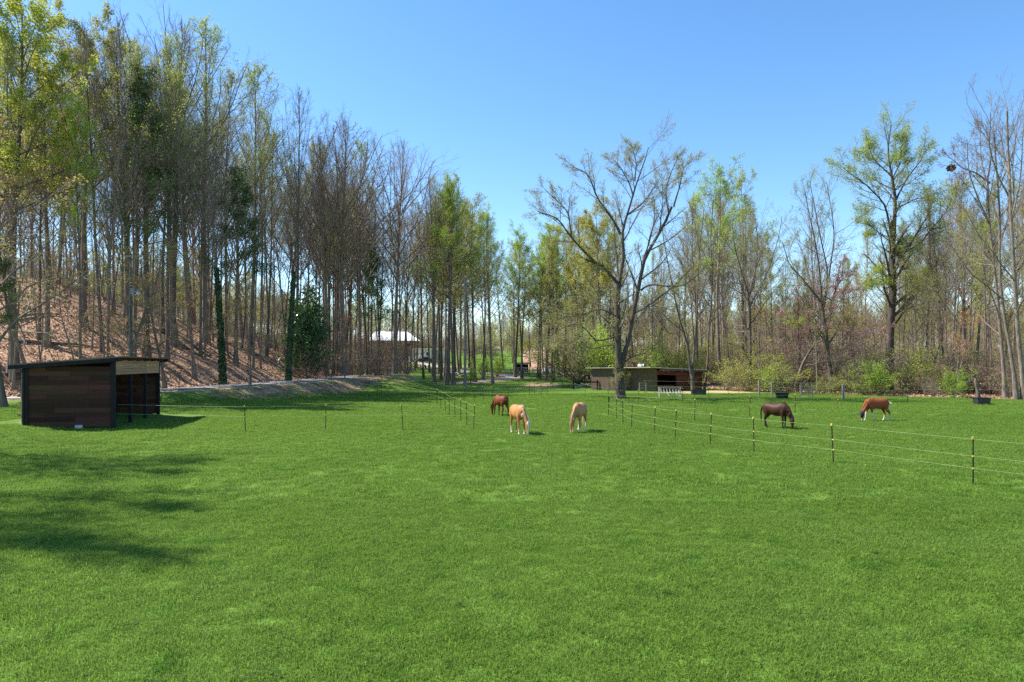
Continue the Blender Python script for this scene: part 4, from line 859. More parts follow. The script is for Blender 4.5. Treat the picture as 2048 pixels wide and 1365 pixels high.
for xx in (x0 + .02, x1 - .02):
    m2 = MB(); m2.hexa([(xx - .02, y0 - .02, roofz(y0) - .2), (xx + .02, y0 - .02, roofz(y0) - .2), (xx + .02, y1 + .02, roofz(y1) - .2), (xx - .02, y1 + .02, roofz(y1) - .2), (xx - .02, y0 - .02, roofz(y0) - .004), (xx + .02, y0 - .02, roofz(y0) - .004), (xx + .02, y1 + .02, roofz(y1) - .004), (xx - .02, y1 + .02, roofz(y1) - .004)])
    m2.build('fascia', M['wood_black'], sh)
for k in range(6): piece('rafter', sh, (.6 + k * 1.62, (y0 + y1) / 2, roofz((y0 + y1) / 2) - .08), (.05, y1 - y0 - .1, .14), 'wood_dark', (math.atan(-.082), 0, 0))
piece('beam', sh, (LEN / 2, .11, 3.42), (LEN - .3, .06, .2), 'wood_dark')
sbx, sby = gp(158, 857); st = MB().box((0, 0, .09), (.32, .2, .2), .3).build('concrete_block', M['concrete'], None, False, (sbx, sby, tz(sbx, sby) - .02))
tag(st, 'pale concrete block lying in the grass at the foot of the shed wall', 'block')
# little rail fence behind the shed's left end
wf = frame('rail_fence', -25.9, 36.2, tz(-25.9, 36.2), R_(8), 'weathered two-post board fence at the left back corner of the dark shed', 'fence')
for x_ in (0, .85): piece('post', wf, (x_, 0, 1.0 + .3 * (x_ == 0)), (.15, .13, 2.1 + .6 * (x_ == 0)), 'wood_grey')
for z_ in (.42, .82, 1.45): piece('rail', wf, (.55, -.085, z_), (1.6, .035, .14), 'wood_tan')

# ------------------------------------------------------------------ the barn
BX, BY = 18.0, 85.0; bz = tz(BX, BY)
bang = math.atan2(.62, .785)      # local x along the open front (right and away), local y along the long metal wall (left and away)
bn = frame('barn', BX, BY, bz, bang, 'long low tan metal barn with an open front of dark red boards', 'barn')
WL, FL = 10.2, 9.2
def broof(x, y): return 2.86 - .012 * y - .035 * x
def metal_wall(x, ya, yb, ztop, nme):
    nrib = int((yb - ya) / .23); ys = np.linspace(ya, yb, nrib * 4 + 1); off = np.array([0, 0, .03, .03])[np.arange(len(ys)) % 4]
    V = np.concatenate([np.stack([x - off, ys, np.full(len(ys), -.25)], 1), np.stack([x - off, ys, np.array([broof(x, y) for y in ys]) - .03], 1)]); k = len(ys); i = np.arange(k - 1)
    return link(nme, mk(nme, V, [np.stack([i, i + 1, i + 1 + k, i + k], -1)], [M['siding']], False), bn)
metal_wall(0, 0, 4.1, 0, 'wall'); metal_wall(-1.25, 4.1, WL, 0, 'wall')
MB().box((-.62, 4.08, 1.3), (1.25, .04, 2.95)).box((-.62, WL - .02, 1.3), (1.25, .04, 2.85)).build('return_wall', M['siding'], bn)
MB().box((FL / 2, WL, 1.2), (FL, .05, 2.6)).box((FL, WL / 2, 1.15), (.05, WL, 2.5)).build('back_wall', M['wood_red'], bn)
mb = MB(); xa, xb, ya, yb = -1.85, FL + .5, -.55, WL + .5
cs = [(xa, ya), (xb, ya), (xb, yb), (xa, yb)]
mb.hexa([(x, y, broof(x, y)) for x, y in cs] + [(x, y, broof(x, y) + .07) for x, y in cs]); mb.build('roof', M['roof_metal'], bn)
mb = MB()
for k in range(40):
    yy = ya + .1 + k * (yb - ya - .2) / 39; mb.hexa([(xa, yy - .03, broof(xa, yy) + .07), (xb, yy - .03, broof(xb, yy) + .07), (xb, yy + .03, broof(xb, yy) + .07), (xa, yy + .03, broof(xa, yy) + .07), (xa, yy - .015, broof(xa, yy) + .10), (xb, yy - .015, broof(xb, yy) + .10), (xb, yy + .015, broof(xb, yy) + .10), (xa, yy + .015, broof(xa, yy) + .10)])
mb.build('roof_rib', M['roof_metal'], bn); bn.children[-1]['kind'] = 'stuff'
mb = MB(); mb.hexa([(-.1, ya - .03, broof(0, ya) - .26), (xb, ya - .03, broof(xb, ya) - .26), (xb, ya + .02, broof(xb, ya) - .26), (-.1, ya + .02, broof(0, ya) - .26), (-.1, ya - .03, broof(0, ya) - .01), (xb, ya - .03, broof(xb, ya) - .01), (xb, ya + .02, broof(xb, ya) - .01), (-.1, ya + .02, broof(0, ya) - .01)])
mb.build('fascia', M['roof_old'], bn)
for k in range(7): piece('brace', bn, (.5 + k * 1.35, -.30, broof(k * 1.35, 0) - .22), (.07, .06, .42), 'wood_tan' if k % 2 else 'wood_dark', (rng.uniform(-.7, .7), 0, rng.uniform(-.3, .3)))
for r in range(3): piece('board', bn, (1.95, -.02, 2.08 + r * .17), (3.9, .03, .16), 'wood_red', (0, .035, 0))
for r in range(13):   # red boards of the closed right half
    a = 3.9
    for a, b_ in ((3.95, 6.4 + rng.normal() * .2), (6.55, 9.15)):
        piece('board', bn, ((a + b_) / 2, rng.normal() * .006, .14 + r * .175), (b_ - a, .03, .166), 'wood_red', (0, rng.normal() * .004, 0))
for x_ in (.08, 3.9, 6.48, 9.15): piece('post', bn, (x_, .06, 1.15), (.15, .15, 2.6), 'wood_dark')
piece('board', bn, (2.0, .3, .55), (3.7, .05, .35), 'wood_dark')
piece('door', bn, (.03, 2.2, 1.0), (.05, 1.0, 2.0), 'roof_old')
sd_ = MB().box((0, 0, .35), (.75, .5, .05), 0, .6).bar((-.2, 0, 0), (-.2, .1, .35), .03).bar((.2, 0, 0), (.2, .1, .35), .03)
p = bn.matrix_basis
cb = math.cos(bang); sb_ = math.sin(bang)
def bw(x, y, z): return (BX + cb * x - sb_ * y, BY + sb_ * x + cb * y, bz + z)
tag(sd_.build('roof_panel', M['car_white'], None, False, bw(.5, 3.0, broof(.5, 3) + .07), (0, 0, -.4)), 'small tilted pale blue panel standing on the barn roof by the oak trunk', 'panel')
# black rail fence and stones by the barn's left end
fx0, fy0 = gp(1147, 779); bf = frame('rail_fence', fx0, fy0, tz(fx0, fy0), math.atan2(.1, 1), 'dark single-rail wooden fence ending at the left corner of the barn', 'fence')
for x_ in (0, 3.2): piece('post', bf, (x_, 0, .55), (.16, .16, 1.4), 'wood_black')
piece('rail', bf, (1.65, -.1, .98), (3.5, .05, .16), 'wood_black')
STONES = [(1160, 774), (1168, 772), (1175, 771), (1182, 772), (1190, 774), (1152, 776), (1203, 779)]
def stone(px, py, s_, label, group):
    x, y = gp(px, py); bm = bmesh.new(); bmesh.ops.create_icosphere(bm, subdivisions=2, radius=1); q = random.random() * 9
    for v in bm.verts:
        k = 1 + .28 * math.sin(3 * v.co.x + q) * math.sin(4 * v.co.y + 2 * q) + .16 * math.sin(7 * v.co.z + q); v.co *= k
    me = bpy.data.meshes.new('stone'); bm.to_mesh(me); bm.free(); me.materials.append(M['stone'])
    return tag(link('stone', me, None, (x, y, tz(x, y) + s_ * .25), (0, 0, q), (s_, s_ * .8, s_ * .65)), label, 'stone', group)
for i, (px, py) in enumerate(sorted(STONES)): stone(px, py, rng.uniform(.22, .38), '%s of the pale stones by the dark rail fence' % ORD[i], 'stones left of the barn')
ORD13 = ORD + ['third from the right', 'second from the right', 'rightmost']
for i in range(13): stone(880 + i * 3.7 + rng.uniform(-1, 1), 752 + rng.uniform(-3, 2), rng.uniform(.4, .75), '%s of the boulders heaped beside the drive' % ORD13[i], 'boulders beside the drive')

for k, (px, py, L, rz, lab) in enumerate(((120, 690, 7, .5, 'fallen grey trunk lying on the leaves above the left half of the shed roof'), (395, 700, 6, -.4, 'fallen trunk on the leaves left of the leaning ivy trunk'), (660, 706, 5, .2, 'pale fallen log on the bank right of the dark holly'), (30, 640, 8, .9, 'long fallen trunk high on the slope at the left edge'), (520, 715, 5, -.7, 'short fallen log by the brownish sapling above the drive'), (700, 722, 4, .4, 'fallen branch low on the bank before the tan beech'))):
    x, y = gp(px, py); pts = []
    for t in np.linspace(-.5, .5, 7): xx = x + L * t * math.cos(rz); yy = y + L * t * math.sin(rz); pts.append((xx - x, yy - y, tz(xx, yy) - tz(x, y) + .16 + .05 * math.sin(t * 9)))
    lo_ = MB().path(pts, np.linspace(.19, .07, 7), 7); e_ = pts[4]
    lo_.path([e_, (e_[0] + .5, e_[1] + .2, e_[2] + .5), (e_[0] + 1.1, e_[1] + .3, e_[2] + .8)], [.05, .035, .012], 5)
    tag(lo_.build('fallen_log', M['bark'], None, True, (x, y, tz(x, y))), lab, 'log')
# ------------------------------------------------------------------ electric fences: posts with yellow insulators, tape wires
def post_parts():
    m1 = MB().box((0, 0, .6), (.036, .010, 1.44)).box((0, .016, .6), (.010, .032, 1.44))
    cap = MB().box((0, 0, 1.30), (.058, .048, .062)).box((0, 0, 1.338), (.04, .035, .02)); ins = MB().box((0, -.03, 0), (.05, .055, .035))
    out = []
    for b_, m_, nm_ in ((m1, 'steel_dark', 'post'), (cap, 'yellow', 'cap'), (ins, 'yellow', 'insulator')):
        fs = [np.concatenate(b_.f4)]; out.append(mk(nm_, np.concatenate(b_.v), fs, [M[m_]], False))
    rust = out[0].copy(); rust.materials.clear(); rust.materials.append(M['steel_rust'])
    return out + [rust]
PM, CM, IM, PMR = post_parts()
def efence(label, posts, heights=(1.28, .82, .5), hpost=1.30, closed=False, rust=(), wire_r=.0042, caps=True, ends=(), tilt=.035, world=None):
    """posts: pixel feet; heights: of the wires"""
    W = world or [gp(px, py) for px, py in posts]
    o = frame('electric_fence', W[0][0], W[0][1], tz(*W[0]), 0, label, 'fence'); base = Vector(o.location); tops = []
    for i, (x, y) in enumerate(W):
        z = tz(x, y); s_ = hpost / 1.3
        if i not in ends:
            tx, ty = rng.normal() * tilt, rng.normal() * tilt
            po = link('post', PMR if i in rust else PM, o, Vector((x, y, z)) - base, (tx, ty, rng.uniform(-.4, .4)), (1, 1, s_))
            if caps: link('cap', CM, po)
            for h in heights[1:]: link('insulator', IM, po, (0, 0, h / s_))
        tops.append((x, y, z))
    for h in heights:
        pts = []
        for (xa, ya, za), (xb, yb, zb_) in zip(tops[:-1], tops[1:]):
            for t in (0, .25, .5, .75): pts.append((xa + (xb - xa) * t - base.x, ya + (yb - ya) * t - base.y, za + (zb_ - za) * t + h - .07 * t * (1 - t) * (1 + .5 * math.sin(xa)) - base.z))
        pts.append((tops[-1][0] - base.x, tops[-1][1] - base.y, tops[-1][2] + h - base.z))
        MB().path(pts, wire_r, 4).build('wire', M['wire'], o)
    return o
efence('electric fence from the dark shed to the post left of the palomino',
       [(236, 858), (491, 864), (651, 860), (806, 860), (947, 861), (934, 851), (921.5, 842), (910, 837), (899.5, 831), (891, 822), (882, 816), (874, 810)], heights=(1.26, .78), ends=(0,))
efence('electric fence with three wires running toward the camera at the right', [(1217, 831), (1233, 838), (1246, 846), (1263, 856), (1308, 867), (1350, 877), (1420, 889), (1508, 905), (1667, 927), (1946, 970), (2420, 1030)], heights=(1.27, .80, .46))
efence('far line of electric fence posts behind the chestnut horse on the left', [(763, 794), (837, 797), (874, 810), (904, 806), (928, 804), (949, 802), (967, 801), (984, 802), (1016, 798), (1059, 792), (1069, 792), (1082, 793), (1094, 793), (1170, 793), (1217, 806)], heights=(1.26, .7), wire_r=.004)
efence('electric fence that crosses behind the dark bay horse', [(1217, 828), (1389, 843), (1499, 834), (1590, 826), (1675, 819), (1814, 809)], heights=(1.28, .75), rust=(4,))
efence('electric fence before the white hay rack and the spreading oak', [(1242, 814), (1276, 812), (1321, 809), (1364, 806), (1418, 803), (1478, 801), (1532, 802), (1598, 800), (1675, 799)], heights=(1.3, .8, .5), rust=(2, 5, 7))
efence('back electric fence along the right-hand wood', [(1290, 788), (1456, 792), (1520, 790), (1618, 796), (1685, 799), (1756, 800), (1814, 800), (1880, 799), (1960, 798), (2060, 800), (2160, 803)], heights=(1.5, .95), rust=(1, 5), hpost=1.5)
rl = [ROADD[i] for i in range(10, len(ROADD))]; rpts = []; acc = 0; prev = None
for i in range(len(ROADD)):
    if ROADD[i, 0] < -44 or ROADD[i, 1] > 109: continue
    q = ROADD[i, :2] - nl[i] * 2.15
    if prev is None or np.hypot(*(q - prev)) > 2.7: rpts.append((float(q[0]), float(q[1]))); prev = q
efence('thin dark wire fence along the field side of the gravel drive', None, heights=(1.0, .6), hpost=1.1, caps=False, wire_r=.004, world=rpts)

# small wooden frames and gates at the back fence
def gate_frame(px, py, w_, h_, label, rails=1, m_='wood_grey'):
    x, y = gp(px, py); g_ = frame('wooden_gate', x, y, tz(x, y), 0, label, 'gate')
    for x_ in (0, w_): piece('post', g_, (x_, 0, h_ / 2 - .1), (.10, .10, h_ + .2), m_)
    for k in range(rails): piece('rail', g_, (w_ / 2, -.07, h_ - .06 - k * h_ / max(rails, 1) * .8), (w_ + .1, .04, .09), m_)
gate_frame(1518, 796, 1.25, 1.75, 'grey wooden hoop frame behind the rump of the dark bay horse')
gate_frame(1601, 798, 1.1, 1.6, 'slatted wooden gate panel right of the round feed tub', 4)
gate_frame(1685, 800, .14, 1.5, 'short stout wooden post pair where the back fence turns', 1)
gate_frame(1279, 784, .8, 1.15, 'small grey board gate standing by the barn wall right of the oak', 3)

# ------------------------------------------------------------------ hay rack, troughs, stump
hx, hy = gp(1318, 795); hr = frame('hay_rack', hx, hy, tz(hx, hy), R_(-4), 'white V-barred hay rack with a tan top rail in front of the barn', 'hay rack')
for y_ in (-.35, .35): piece('rail', hr, (1.05, y_, 1.05), (2.3, .06, .07), 'wood_tan')
for x_ in (0, 2.1):
    MB().bar((x_, -.4, 0), (x_, -.4, 1.05), .03).bar((x_, .4, 0), (x_, .4, 1.05), .03).build('leg', M['rack'], hr)
for k in range(7):
    x_ = .15 + k * .3; MB().path([(x_, -.34, 1.0), (x_ + .03, -.30, .78), (x_ + .10, -.16, .58), (x_ + .24, 0, .47)], .024, 6).build('bar', M['rack'], hr)
    MB().path([(x_, .34, 1.0), (x_ + .03, .30, .78), (x_ + .10, .16, .58), (x_ + .24, 0, .47)], .024, 6).build('bar', M['rack'], hr)
for k in range(2): MB().path([(.8 + k * .85, -.1, .5), (.95 + k * .85, -.3, .25), (1.1 + k * .85, -.4, .02)], .025, 6).build('strut', M['rack'], hr)
MB().bar((0, 0, .46), (2.25, 0, .46), .04).build('trough_bar', M['rack'], hr)
def tub(name, px, py, prof, label, m_, fill, seg=20, squash=1, rz=0, cat='trough'):
    x, y = gp(px, py); o = frame(name, x, y, tz(x, y), rz, label, cat); mb = MB().lathe(prof, seg, caps=False)
    r0, z0 = prof[0]; mb.lathe([(.01, z0 + .01), (r0, z0)], seg, caps=False)
    b_ = mb.build('basin', M[m_], o, True); b_.scale = (1, squash, 1)
    zf = prof[-1][1]; rf_ = prof[-1][0]; f_ = MB().lathe([(.01, zf - .06), (rf_ * .9, zf - .10)], seg, caps=False).build('fill', M[fill], o); f_.scale = (1, squash, 1)
    return o
tub('feed_tub', 1564, 797, [(.48, 0), (.55, .1), (.62, .5), (.68, .55), (.66, .58), (.60, .54)], 'round dark feed tub with hay, by the wood edge behind the dark bay horse', 'rubber', 'hay', cat='tub')
def trough(px, py, L, W_, H_, rz, label):
    x, y = gp(px, py); o = frame('water_trough', x, y, tz(x, y), rz, label, 'trough'); mb = MB(); t_ = .09
    for s_ in (-1, 1):
        mb.hexa([(-L / 2 * .92, s_ * W_ * .44 - t_ / 2, 0), (L / 2 * .92, s_ * W_ * .44 - t_ / 2, 0), (L / 2 * .92, s_ * W_ * .44 + t_ / 2, 0), (-L / 2 * .92, s_ * W_ * .44 + t_ / 2, 0), (-L / 2, s_ * W_ * .5 - t_ / 2, H_), (L / 2, s_ * W_ * .5 - t_ / 2, H_), (L / 2, s_ * W_ * .5 + t_ / 2, H_), (-L / 2, s_ * W_ * .5 + t_ / 2, H_)])
        mb.hexa([(s_ * L * .45 - t_ / 2, -W_ * .43, 0), (s_ * L * .45 + t_ / 2, -W_ * .43, 0), (s_ * L * .45 + t_ / 2, W_ * .43, 0), (s_ * L * .45 - t_ / 2, W_ * .43, 0), (s_ * L * .49 - t_ / 2, -W_ * .48, H_ - .002), (s_ * L * .49 + t_ / 2, -W_ * .48, H_ - .002), (s_ * L * .49 + t_ / 2, W_ * .48, H_ - .002), (s_ * L * .49 - t_ / 2, W_ * .48, H_ - .002)])
    mb.box((0, 0, .04), (L * .9, W_ * .86, .05)).build('basin', M['rubber'], o)
    for k in range(4): MB().box((-L * .32 + k * L * .21, -W_ * .5, H_ * .48), (.06, .06, H_ * .85)).build('rib', M['rubber'], o)
    MB().box((0, 0, H_ + .015), (L + .16, .10, .05)).build('brace', M['rubber'], o) if False else None
    rim = MB()
    for s_ in (-1, 1): rim.box((0, s_ * (W_ / 2 + .02), H_ + .01), (L + .2, .12, .06)); rim.box((s_ * (L / 2 + .02), 0, H_ + .012), (.12, W_ - .1, .06))
    rim.build('rim', M['rubber'], o); MB().box((0, 0, H_ - .12), (L * .93, W_ * .9, .01)).build('water', M['water'], o)
trough(1963, 809, 1.05, .65, .55, .05, 'black plastic water trough on the grass near the right wood edge')
trough(1397, 790, 1.5, .8, .55, 0, 'dark water trough standing before the right corner of the barn')
sx_, sy_ = gp(1957, 797); sp = frame('dead_stump', sx_, sy_, tz(sx_, sy_), 0, 'snapped dead tree stump with a pale broken top behind the black trough', 'stump')
MB().path([(0, 0, -.1), (-.05, 0, .5), (-.16, 0, 1.1), (-.28, 0, 1.7), (-.3, 0, 1.95)], [.22, .17, .15, .17, .06], 9).build('trunk', M['bark'], sp, True)
MB().path([(-.3, 0, 1.85), (-.42, 0, 2.0)], [.09, .03], 6).build('snag', M['wood_tan'], sp, True)

# ------------------------------------------------------------------ poles with yard lamps, the nest
def pole(px, Y, top_py, r0, lamp_py, side, label, arm=.9, box=False, base=None):
    X = at(px, Y); z = tz(X, Y); H = HC + (HZ - top_py) * Y / F - z; hl = HC + (HZ - lamp_py) * Y / F - z
    o = frame('lamp_pole', X, Y, z, 0, label, 'lamp pole')
    MB().path([(0, 0, -.2), (.02, 0, H * .5), (0, 0, H)], [r0, r0 * .85, r0 * .7], 12).build('pole', M['bark_dark' if box else 'pole'], o, True)
    la = MB().path([(0, -r0, hl - .1), (side * arm * .5, -r0 - .1, hl + .03), (side * arm, -r0 - .15, hl + .08)], .04, 6).build('lamp_arm', M['galv'], o)
    lh = MB().lathe([(.06, .18), (.16, .10), (.23, .0), (.20, -.03)], 12, (side * (arm + .12), -r0 - .15, hl)).build('lamp_head', M['galv'], o, True)
    MB().lathe([(.19, -.02), (.18, -.18), (.08, -.28), (.01, -.29)], 12, (side * (arm + .12), -r0 - .15, hl), False).build('lens', M['lamp_glass'], lh, True)
    if box:
        MB().box((side * .26, -.12, hl + .1), (.30, .22, .55)).build('meter_box', M['galv'], o)
        MB().box((0, -r0 - .05, H - .1), (.75, .1, .1)).build('crossarm', M['galv'], o)
        MB().lathe([(.05, 0), (.07, .1), (.05, .25)], 8, (-.25, -.2, H - 1.0)).lathe([(.05, 0), (.07, .1), (.05, .25)], 8, (-.3, -.2, H - 1.4)).build('insulator', M['rubber'], o)
        MB().bar((.0, -r0 - .02, .2), (0, -r0 * .8, H - .6), .02).build('conduit', M['galv'], o)
    return o
pole(261, 60.5, 511, .19, 585, 1, 'dark utility pole with a yard lamp and meter box behind the shed roof', .8, True)
px_, py_ = gp(930, 776)
pole(930, py_, 560, .21, 649, 1, 'pale grey pole with a small lamp arm standing alone by the drive', 1.3)
ne = bmesh.new(); bmesh.ops.create_icosphere(ne, subdivisions=3, radius=.42)
for v in ne.verts: v.co *= 1 + .3 * math.sin(v.co.x * 23) * math.sin(v.co.y * 19 + v.co.z * 27) + rng.normal() * .05
me = bpy.data.meshes.new('squirrel_nest'); ne.to_mesh(me); ne.free(); me.materials.append(M['nest'])
nY = gp(2016, 797)[1] + 1
tag(link('squirrel_nest', me, None, (at(1902, nY), nY, HC + (HZ - 336) * nY / F), None, (1, .9, .8)), 'dark ball of leaves on the tip of a thin limb against the sky', 'nest')

# ------------------------------------------------------------------ far buildings, cars, paddock
def house():
    Y = 200; X = at(790, Y); z = tz(X, Y); zr = HC + (HZ - 682) * Y / F - z
    o = frame('brick_house', X, Y, z, R_(6), 'brick house with a broad bright white roof behind the bare trunks', 'house')
    L, D = 13.5, 8.5
    mb = MB()
    for s_ in (-1, 1): mb.box((0, s_ * D / 2, zr / 2 - .5), (L, .25, zr + 1)); mb.box((s_ * (L / 2 - .12), 0, zr / 2 - .5), (.24, D - .26, zr + 1))
    mb.build('wall', M['brick'], o)
    e = .7; zz = zr; rt = zr + 2.7
    mb = MB(); P = [(-L / 2 - e, -D / 2 - e, zz), (L / 2 + e, -D / 2 - e, zz), (L / 2 + e, D / 2 + e, zz), (-L / 2 - e, D / 2 + e, zz), (-L / 2 + 1, 0, rt), (L / 2 - 3.2, 0, rt)]
    mb.add(P, [(0, 1, 5, 4), (2, 3, 4, 5)], [(1, 2, 5), (3, 0, 4)]); mb.add([(a, b_, c_ - .15) for a, b_, c_ in P[:4]] + P[:4], [(3, 2, 1, 0), (0, 1, 5, 4), (1, 2, 6, 5), (2, 3, 7, 6), (3, 0, 4, 7)])
    rf_ = mb.build('roof', M['roof_white'], o)
    MB().box((-1.5, .8, rt + .1), (.8, .6, 1.6)).build('chimney', M['brick'], rf_)
    for x_ in (-4.5, -1.5, 4.2):
        wn_ = MB().box((x_, -D / 2 - .14, zr - 1.3), (1.3, .06, 1.3)).build('window', M['white'], o); MB().box((x_, -D / 2 - .18, zr - 1.3), (1.1, .03, 1.1)).build('pane', M['glass'], wn_)
    dr = MB().box((1.6, -D / 2 - .14, zr - 1.7), (1.0, .06, 2.1)).build('door', M['wood_dark'], o)
def outbuilding():
    Y = 181; X = at(856, Y); z = tz(X, Y); o = frame('white_outbuilding', X, Y, z, R_(-8), 'low white outbuilding with small dark windows below the brick house', 'building')
    H = max(2.3, HC + (HZ - 698) * Y / F - z)
    mb = MB()
    for s_ in (-1, 1): mb.box((0, s_ * 2.3, H / 2 - .2), (7.6, .2, H + .4)); mb.box((s_ * 3.7, 0, H / 2 - .2), (.2, 4.4, H + .4))
    mb.build('wall', M['white'], o); MB().box((0, 0, H + .08), (8.1, 5.2, .14), 0, .03).build('roof', M['roof_metal'], o)
    for x_ in (-2.3, -.9, .5):
        wn_ = MB().box((x_, -2.42, H * .62), (.75, .05, .95)).build('window', M['white'], o); MB().box((x_, -2.46, H * .62), (.6, .03, .8)).build('pane', M['glass'], wn_)
    MB().box((2.6, -2.43, H * .45), (2.0, .06, H * .85)).build('garage_door', M['galv'], o)
def car(px, Y, rz, m_, label, sedan=True, name='parked_car'):
    X = at(px, Y); z = tz(X, Y); o = frame(name, X, Y, z, rz, label, 'car')
    prof = [(-2.15, .35), (-2.2, .75), (-2.05, .98), (-1.35, 1.05), (-.75, 1.48), (.55, 1.5), (1.15, 1.05), (2.0, .9), (2.2, .65), (2.15, .35)]
    k = len(prof); V = [(x, s_ * (.86 - .16 * max(0, zz - 1.0) / .5), zz) for s_ in (-1, 1) for x, zz in prof]
    mb = MB(); mb.add(V, [(i, (i + 1) % k, k + (i + 1) % k, k + i) for i in range(k)]); n0 = mb.n - 2 * k
    mb.f3.append(np.array([(0, i + 1, i) for i in range(1, k - 1)] + [(k, k + i, k + i + 1) for i in range(1, k - 1)]) + n0); bd = mb.build('body', M[m_], o)
    MB().add([(-.78, -.735, 1.08), (-.66, -.725, 1.42), (.48, -.725, 1.42), (.98, -.80, 1.08), (-.78, .735 + .09, 1.08), (-.66, .735, 1.42), (.48, .735, 1.42), (.98, .81, 1.08)], [(0, 1, 2, 3), (7, 6, 5, 4)]).add([(1.13, -.72, 1.09), (1.13, .72, 1.09), (.60, .66, 1.46), (.60, -.66, 1.46)], [(0, 1, 2, 3)]).build('window', M['glass'], o)
    bpy.context.view_layer.update() if False else None
    for x_ in (-1.35, 1.35):
        for s_ in (-1, 1):
            wh = MB().lathe([(.2, -.1), (.33, -.1), (.34, 0), (.33, .1), (.2, .1)], 16, caps=True).build('wheel', M['rubber'], o, True, (x_, s_ * .82, .33), (R_(90), 0, 0))
            MB().lathe([(.01, .105 * s_), (.19, .11 * s_)], 12, caps=False).build('rim', M['galv'], wh)
    for s_ in (-.6, .6): MB().box((2.19, s_, .68), (.04, .32, .14)).build('headlight', M['lamp_glass'], o)
house(); outbuilding()
car(853, 172, R_(5), 'car_dark', 'dark parked car in front of the low white outbuilding'); car(815, 172, R_(-12), 'car_white', 'white parked car left of the dark car by the white outbuilding')
car(1100, 141, R_(-70), 'car_white', 'pale car parked behind the paddock panels under the straight trees')
bx_, by_ = at(1099, 144), 144
tag(MB().lathe([(.33, 0), (.35, .05), (.33, .6), (.35, .62), (.33, 1.9), (.30, 1.95)], 16).build('red_bin', M['red'], None, False, (bx_, by_, tz(bx_, by_))), 'red upright container showing above the pale car', 'bin')
for i, (px, Y, rz) in enumerate(((838, 152, .4), (845, 150, -.3), (853, 151, .9), (860, 149, -.8))):
    X = at(px, Y); o = frame('garden_chair', X, Y, tz(X, Y), rz, '%s of the four brown garden chairs on the lawn beside the drive' % ORD[i], 'chair', 'garden chairs beside the drive')
    piece('seat', o, (0, 0, .38), (.55, .55, .05), 'brick' if False else 'wood_red', (0, .12, 0)); piece('backrest', o, (-.32, 0, .75), (.06, .58, .85), 'wood_red', (0, -.3, 0))
    for a in (-.24, .24):
        for b_ in (-.24, .24): piece('leg', o, (a, b_, .18), (.07, .07, .38), 'wood_red')
# round pen of tubular panels
def panel(x, y, rz, L, label, m_='galv'):
    o = frame('pen_panel', x, y, tz(x, y), rz, label, 'gate', 'paddock panels')
    for k in range(5): MB().bar((0, 0, .35 + k * .28), (L, 0, .35 + k * .28), .035, 5).build('rail', M[m_], o)
    for x_ in (0, L): MB().bar((x_, 0, -.1), (x_, 0, 1.52), .045, 6).build('upright', M[m_], o)
pp = [gp(px, py) for px, py in ((1005, 751), (1022, 750), (1044, 750), (1066, 751), (1088, 752), (1108, 755), (1128, 758))]
for i, ((xa, ya_), (xb_, yb_)) in enumerate(zip(pp[:-1], pp[1:])):
    panel(xa, ya_, math.atan2(yb_ - ya_, xb_ - xa), math.hypot(xb_ - xa, yb_ - ya_) - .12, '%s of the grey tubular panels of the paddock beyond the drive' % ORD[i])
lx, ly = at(1046, 139), 139; lt = frame('lean_to', lx, ly, tz(lx, ly), .15, 'small dark open-sided lean-to at the paddock beyond the drive', 'shed')
for x_ in (-1.2, 1.2):
    for y_ in (-.9, .9): piece('post', lt, (x_, y_, 1.0), (.12, .12, 2.2), 'wood_black')
piece('roof', lt, (0, 0, 2.12), (2.9, 2.4, .08), 'roof_old', (.08, 0, 0)); piece('back_panel', lt, (0, .92, 1.1), (2.4, .05, 1.7), 'wood_black')

# ------------------------------------------------------------------ horses
def loft(mb, pts, seg=14):
    """pts: x, y, z, lateral radius, in-plane radius; rings across the path, closed ends"""
    P = np.array([p[:3] for p in pts], float); T = nrm(np.gradient(P, axis=0)); a = np.arange(seg) * 2 * np.pi / seg; V = []
    for p, t in zip(pts, T):
        side = np.array([0, 1., 0]) - t * t[1]; side /= np.linalg.norm(side); up = np.cross(t, side)
        for q in a: V.append(np.array(p[:3]) + side * p[3] * math.cos(q) + up * p[4] * math.sin(q))
    k = len(pts); idx = np.arange(k * seg).reshape(k, seg); nx = np.roll(idx, -1, 1)
    V.append(P[0] - T[0] * min(pts[0][3:]) * .5); V.append(P[-1] + T[-1] * min(pts[-1][3:]) * .5)
    f3 = [(k * seg, idx[0, (i + 1) % seg], idx[0, i]) for i in range(seg)] + [(k * seg + 1, idx[-1, i], idx[-1, (i + 1) % seg]) for i in range(seg)]
    mb.add(np.array(V), np.stack([idx[:-1], nx[:-1], nx[1:], idx[1:]], -1).reshape(-1, 4), f3)
def remeshed(mb, vox, smooth):
    me = mk('tmp', np.concatenate(mb.v), [np.concatenate(mb.f4), np.concatenate(mb.f3)], [])
    o = bpy.data.objects.new('tmp', me); C.objects.link(o)
    m1 = o.modifiers.new('r', 'REMESH'); m1.mode = 'VOXEL'; m1.voxel_size = vox
    m2 = o.modifiers.new('s', 'SMOOTH'); m2.iterations = smooth; m2.factor = .5
    dg = bpy.context.evaluated_depsgraph_get(); out = bpy.data.meshes.new_from_object(o.evaluated_get(dg)); bpy.data.objects.remove(o)
    return out
mh = bpy.data.materials.new('coat'); mh.use_nodes = True; n = mh.node_tree.nodes; l = mh.node_tree.links
a = n.new('ShaderNodeAttribute'); a.attribute_name = 'coat'; tcn = n.new('ShaderNodeTexCoord'); nz = n.new('ShaderNodeTexNoise'); nz.inputs['Scale'].default_value = 9; nz.inputs['Detail'].default_value = 6
